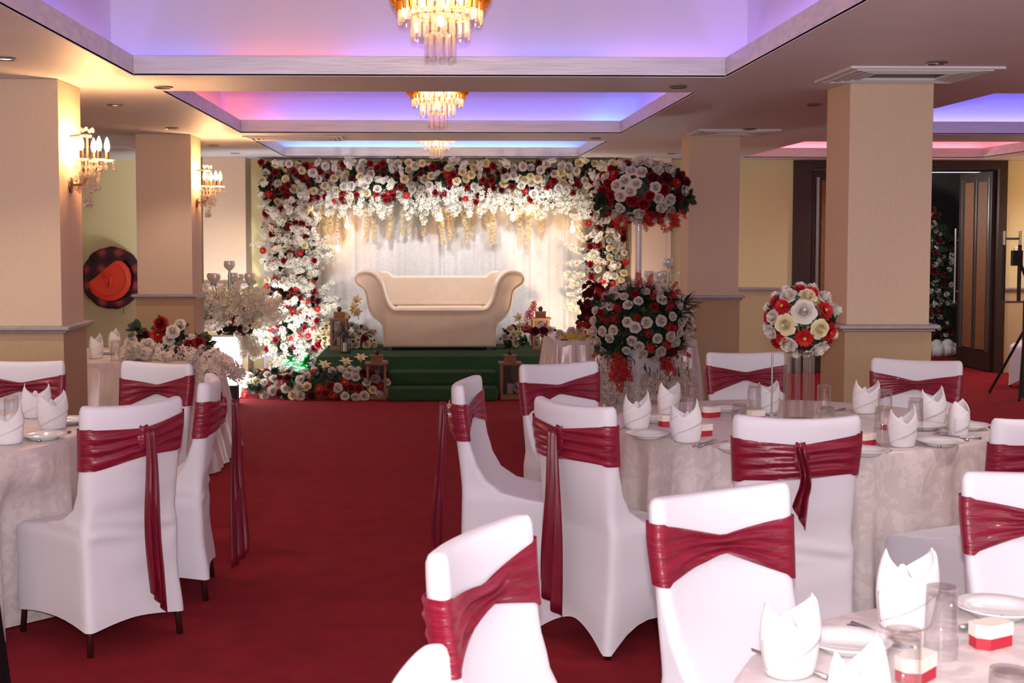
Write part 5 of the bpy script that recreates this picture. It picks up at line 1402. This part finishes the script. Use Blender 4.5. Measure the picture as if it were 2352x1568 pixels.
cr_, sr_ = math.cos(.5), math.sin(.5); g.add([(cr_*x*.28-sr_*z*.28, -.098, sr_*x*.28+cr_*z*.28) for x, z in ((-.98, .25), (-.9, .45), (-.6, .8), (-.2, .99), (.2, .99), (.6, .8), (.9, .45), (.94, .3), (.5, .5), (0, .42), (-.5, .3))], [tuple(range(11))])
g.add([(.12, .0, -.34), (.128, .0, -.34), (.126, .0, -.44), (.120, .0, -.44)], [(0, 1, 2, 3)])
g.build('plaid_cover', plaid(), r, angle=None)
M['orange'] = mat('orange_paint', (226, 62, 34), .4)
b = G(); b.lathe([(.262, .0), (.255, .012), (.20, .02), (.19, .008), (.06, .006), (.055, .03), (.0001, .032)], 48, cap=False); b.xf(Matrix.Translation((-.02, -.072, -.02)) @ Matrix.Rotation(PI/2, 4, 'X')); b.build('reel_disc', M['orange'], r)
g = G(); g.tube([(-.10, -.10, .06), (-.04, -.115, .02), (.0, -.11, 0)], .016, 8); g.tube([(0, -.09, -.01), (0, -.11, -.12)], .02, 10); g.build('hub', M['orange'], r)
c = at(2345, 700, Y=13.2)
r = empty('tripod_stand', (7.55-1.0, 13.2, 0), 'black tripod stand with steel poles at the right edge by the door', 'tripod stand')
bx = at(2303, 700, Y=13.2).x-6.55; cx_ = at(2346, 700, Y=13.2).x-6.55
def zz_(py): return at(2303, py, Y=13.2).z
for xx, z0, z1, m_, nm in ((bx, zz_(690), zz_(562), 'black', 'pole'), (bx, zz_(562), zz_(530), 'steel', 'pole_tip'), (cx_-.03, zz_(690), zz_(562), 'black', 'pole'), (cx_-.03, zz_(562), zz_(530), 'steel', 'pole_tip')):
    g = G(); g.tube([(xx, 0, z0), (xx, 0, z1)], .019 if m_ == 'black' else .014, 10); g.build(nm, M[m_], r)
g = G(); g.tube([(bx, 0, zz_(548)), (cx_-.03, 0, zz_(548))], .012, 8); g.tube([(bx, 0, zz_(693)), (cx_+.1, 0, zz_(693))], .012, 8); g.build('crossbar', M['steel'], r)
g = G(); g.tube([(cx_-.05, .0, zz_(590)), (cx_+.2, .0, zz_(720))], .016, 8); g.box(cx_-.11, cx_-.01, -.03, .03, zz_(610), zz_(575)); g.build('clamp', M['black'], r)
g = G(); g.tube([(cx_+.04, 0, 0.001), (cx_+.04, 0, zz_(690))], .022, 10); g.build('centre_pole', M['black'], r)
for a in (0, 2.1, 4.2): g = G(); g.tube([(cx_+.04, 0, .7), (cx_+.04+.4*math.cos(a), .4*math.sin(a), .01)], .014, 8); g.build('leg', M['black'], r)
def foyer_arch():
    r = empty('hoop_flower_stand', (6.62, 17.9, 0), 'dim round hoop ringed with red and white roses, beyond the open doors', 'flower stand')
    g = G(); R = .62; C = (-.30, 0, 1.55)
    g.tube([(C[0]+R*math.cos(t), 0, C[2]+R*math.sin(t)) if t >= 0 else (C[0]+R, 0, C[2]+1.4*t) for t in [-1.05, -.7, -.35]+[PI*i/20 for i in range(21)]], .045, 8); g.build('hoop', M['china'], r)
    g = G(); g.tube([(C[0]+R-.02, -.03, .02), (C[0]+R-.02, -.03, 1.2)], .015, 8); g.build('pole', M['steel'], r)
    random.seed(61); it = []
    for i in range(150):
        if i % 2: t = R_(.0, 1.9); x = C[0]+R*math.cos(t); z = C[2]+R*math.sin(t); rr = .13
        else: x = C[0]+R; z = R_(.1, 1.6); rr = .2
        p = Vector((x+R_(-rr, rr), R_(-.12, -.02), z+R_(-.06, .06))); t2 = random.random()
        it.append(('white_rose' if t2 < .5 else 'red_rose' if t2 < .8 else 'maroon_rose', orient(p, (R_(-.4, .4), -1, R_(-.4, .4)), .085), .085)); it.append(('leaf_cluster', orient(p+Vector((0, .05, 0)), (0, -1, 0), .2), .1))
    arrange(r, it)
    g = G()
    for i in range(26): g.sphere((C[0]+R+R_(-.25, .3), R_(-.2, 0), R_(.04, .16)), R_(.05, .1), 8, 6)
    g.build('white_base_cloth', M['napkin'], r)
foyer_arch()
p = at(2338, 578, Y=YB-.01); g = G(); g.box(-.04, .04, -.012, .0, -.055, .055); g.box(-.012, .012, -.018, -.012, -.02, .02); o = g.build('light_switch', M['china'], smooth=False, bevel=.003, loc=(p.x, YB-.001, p.z)); tag(o, 'small switch plate on the orange-lit wall right of the doors', 'light switch')
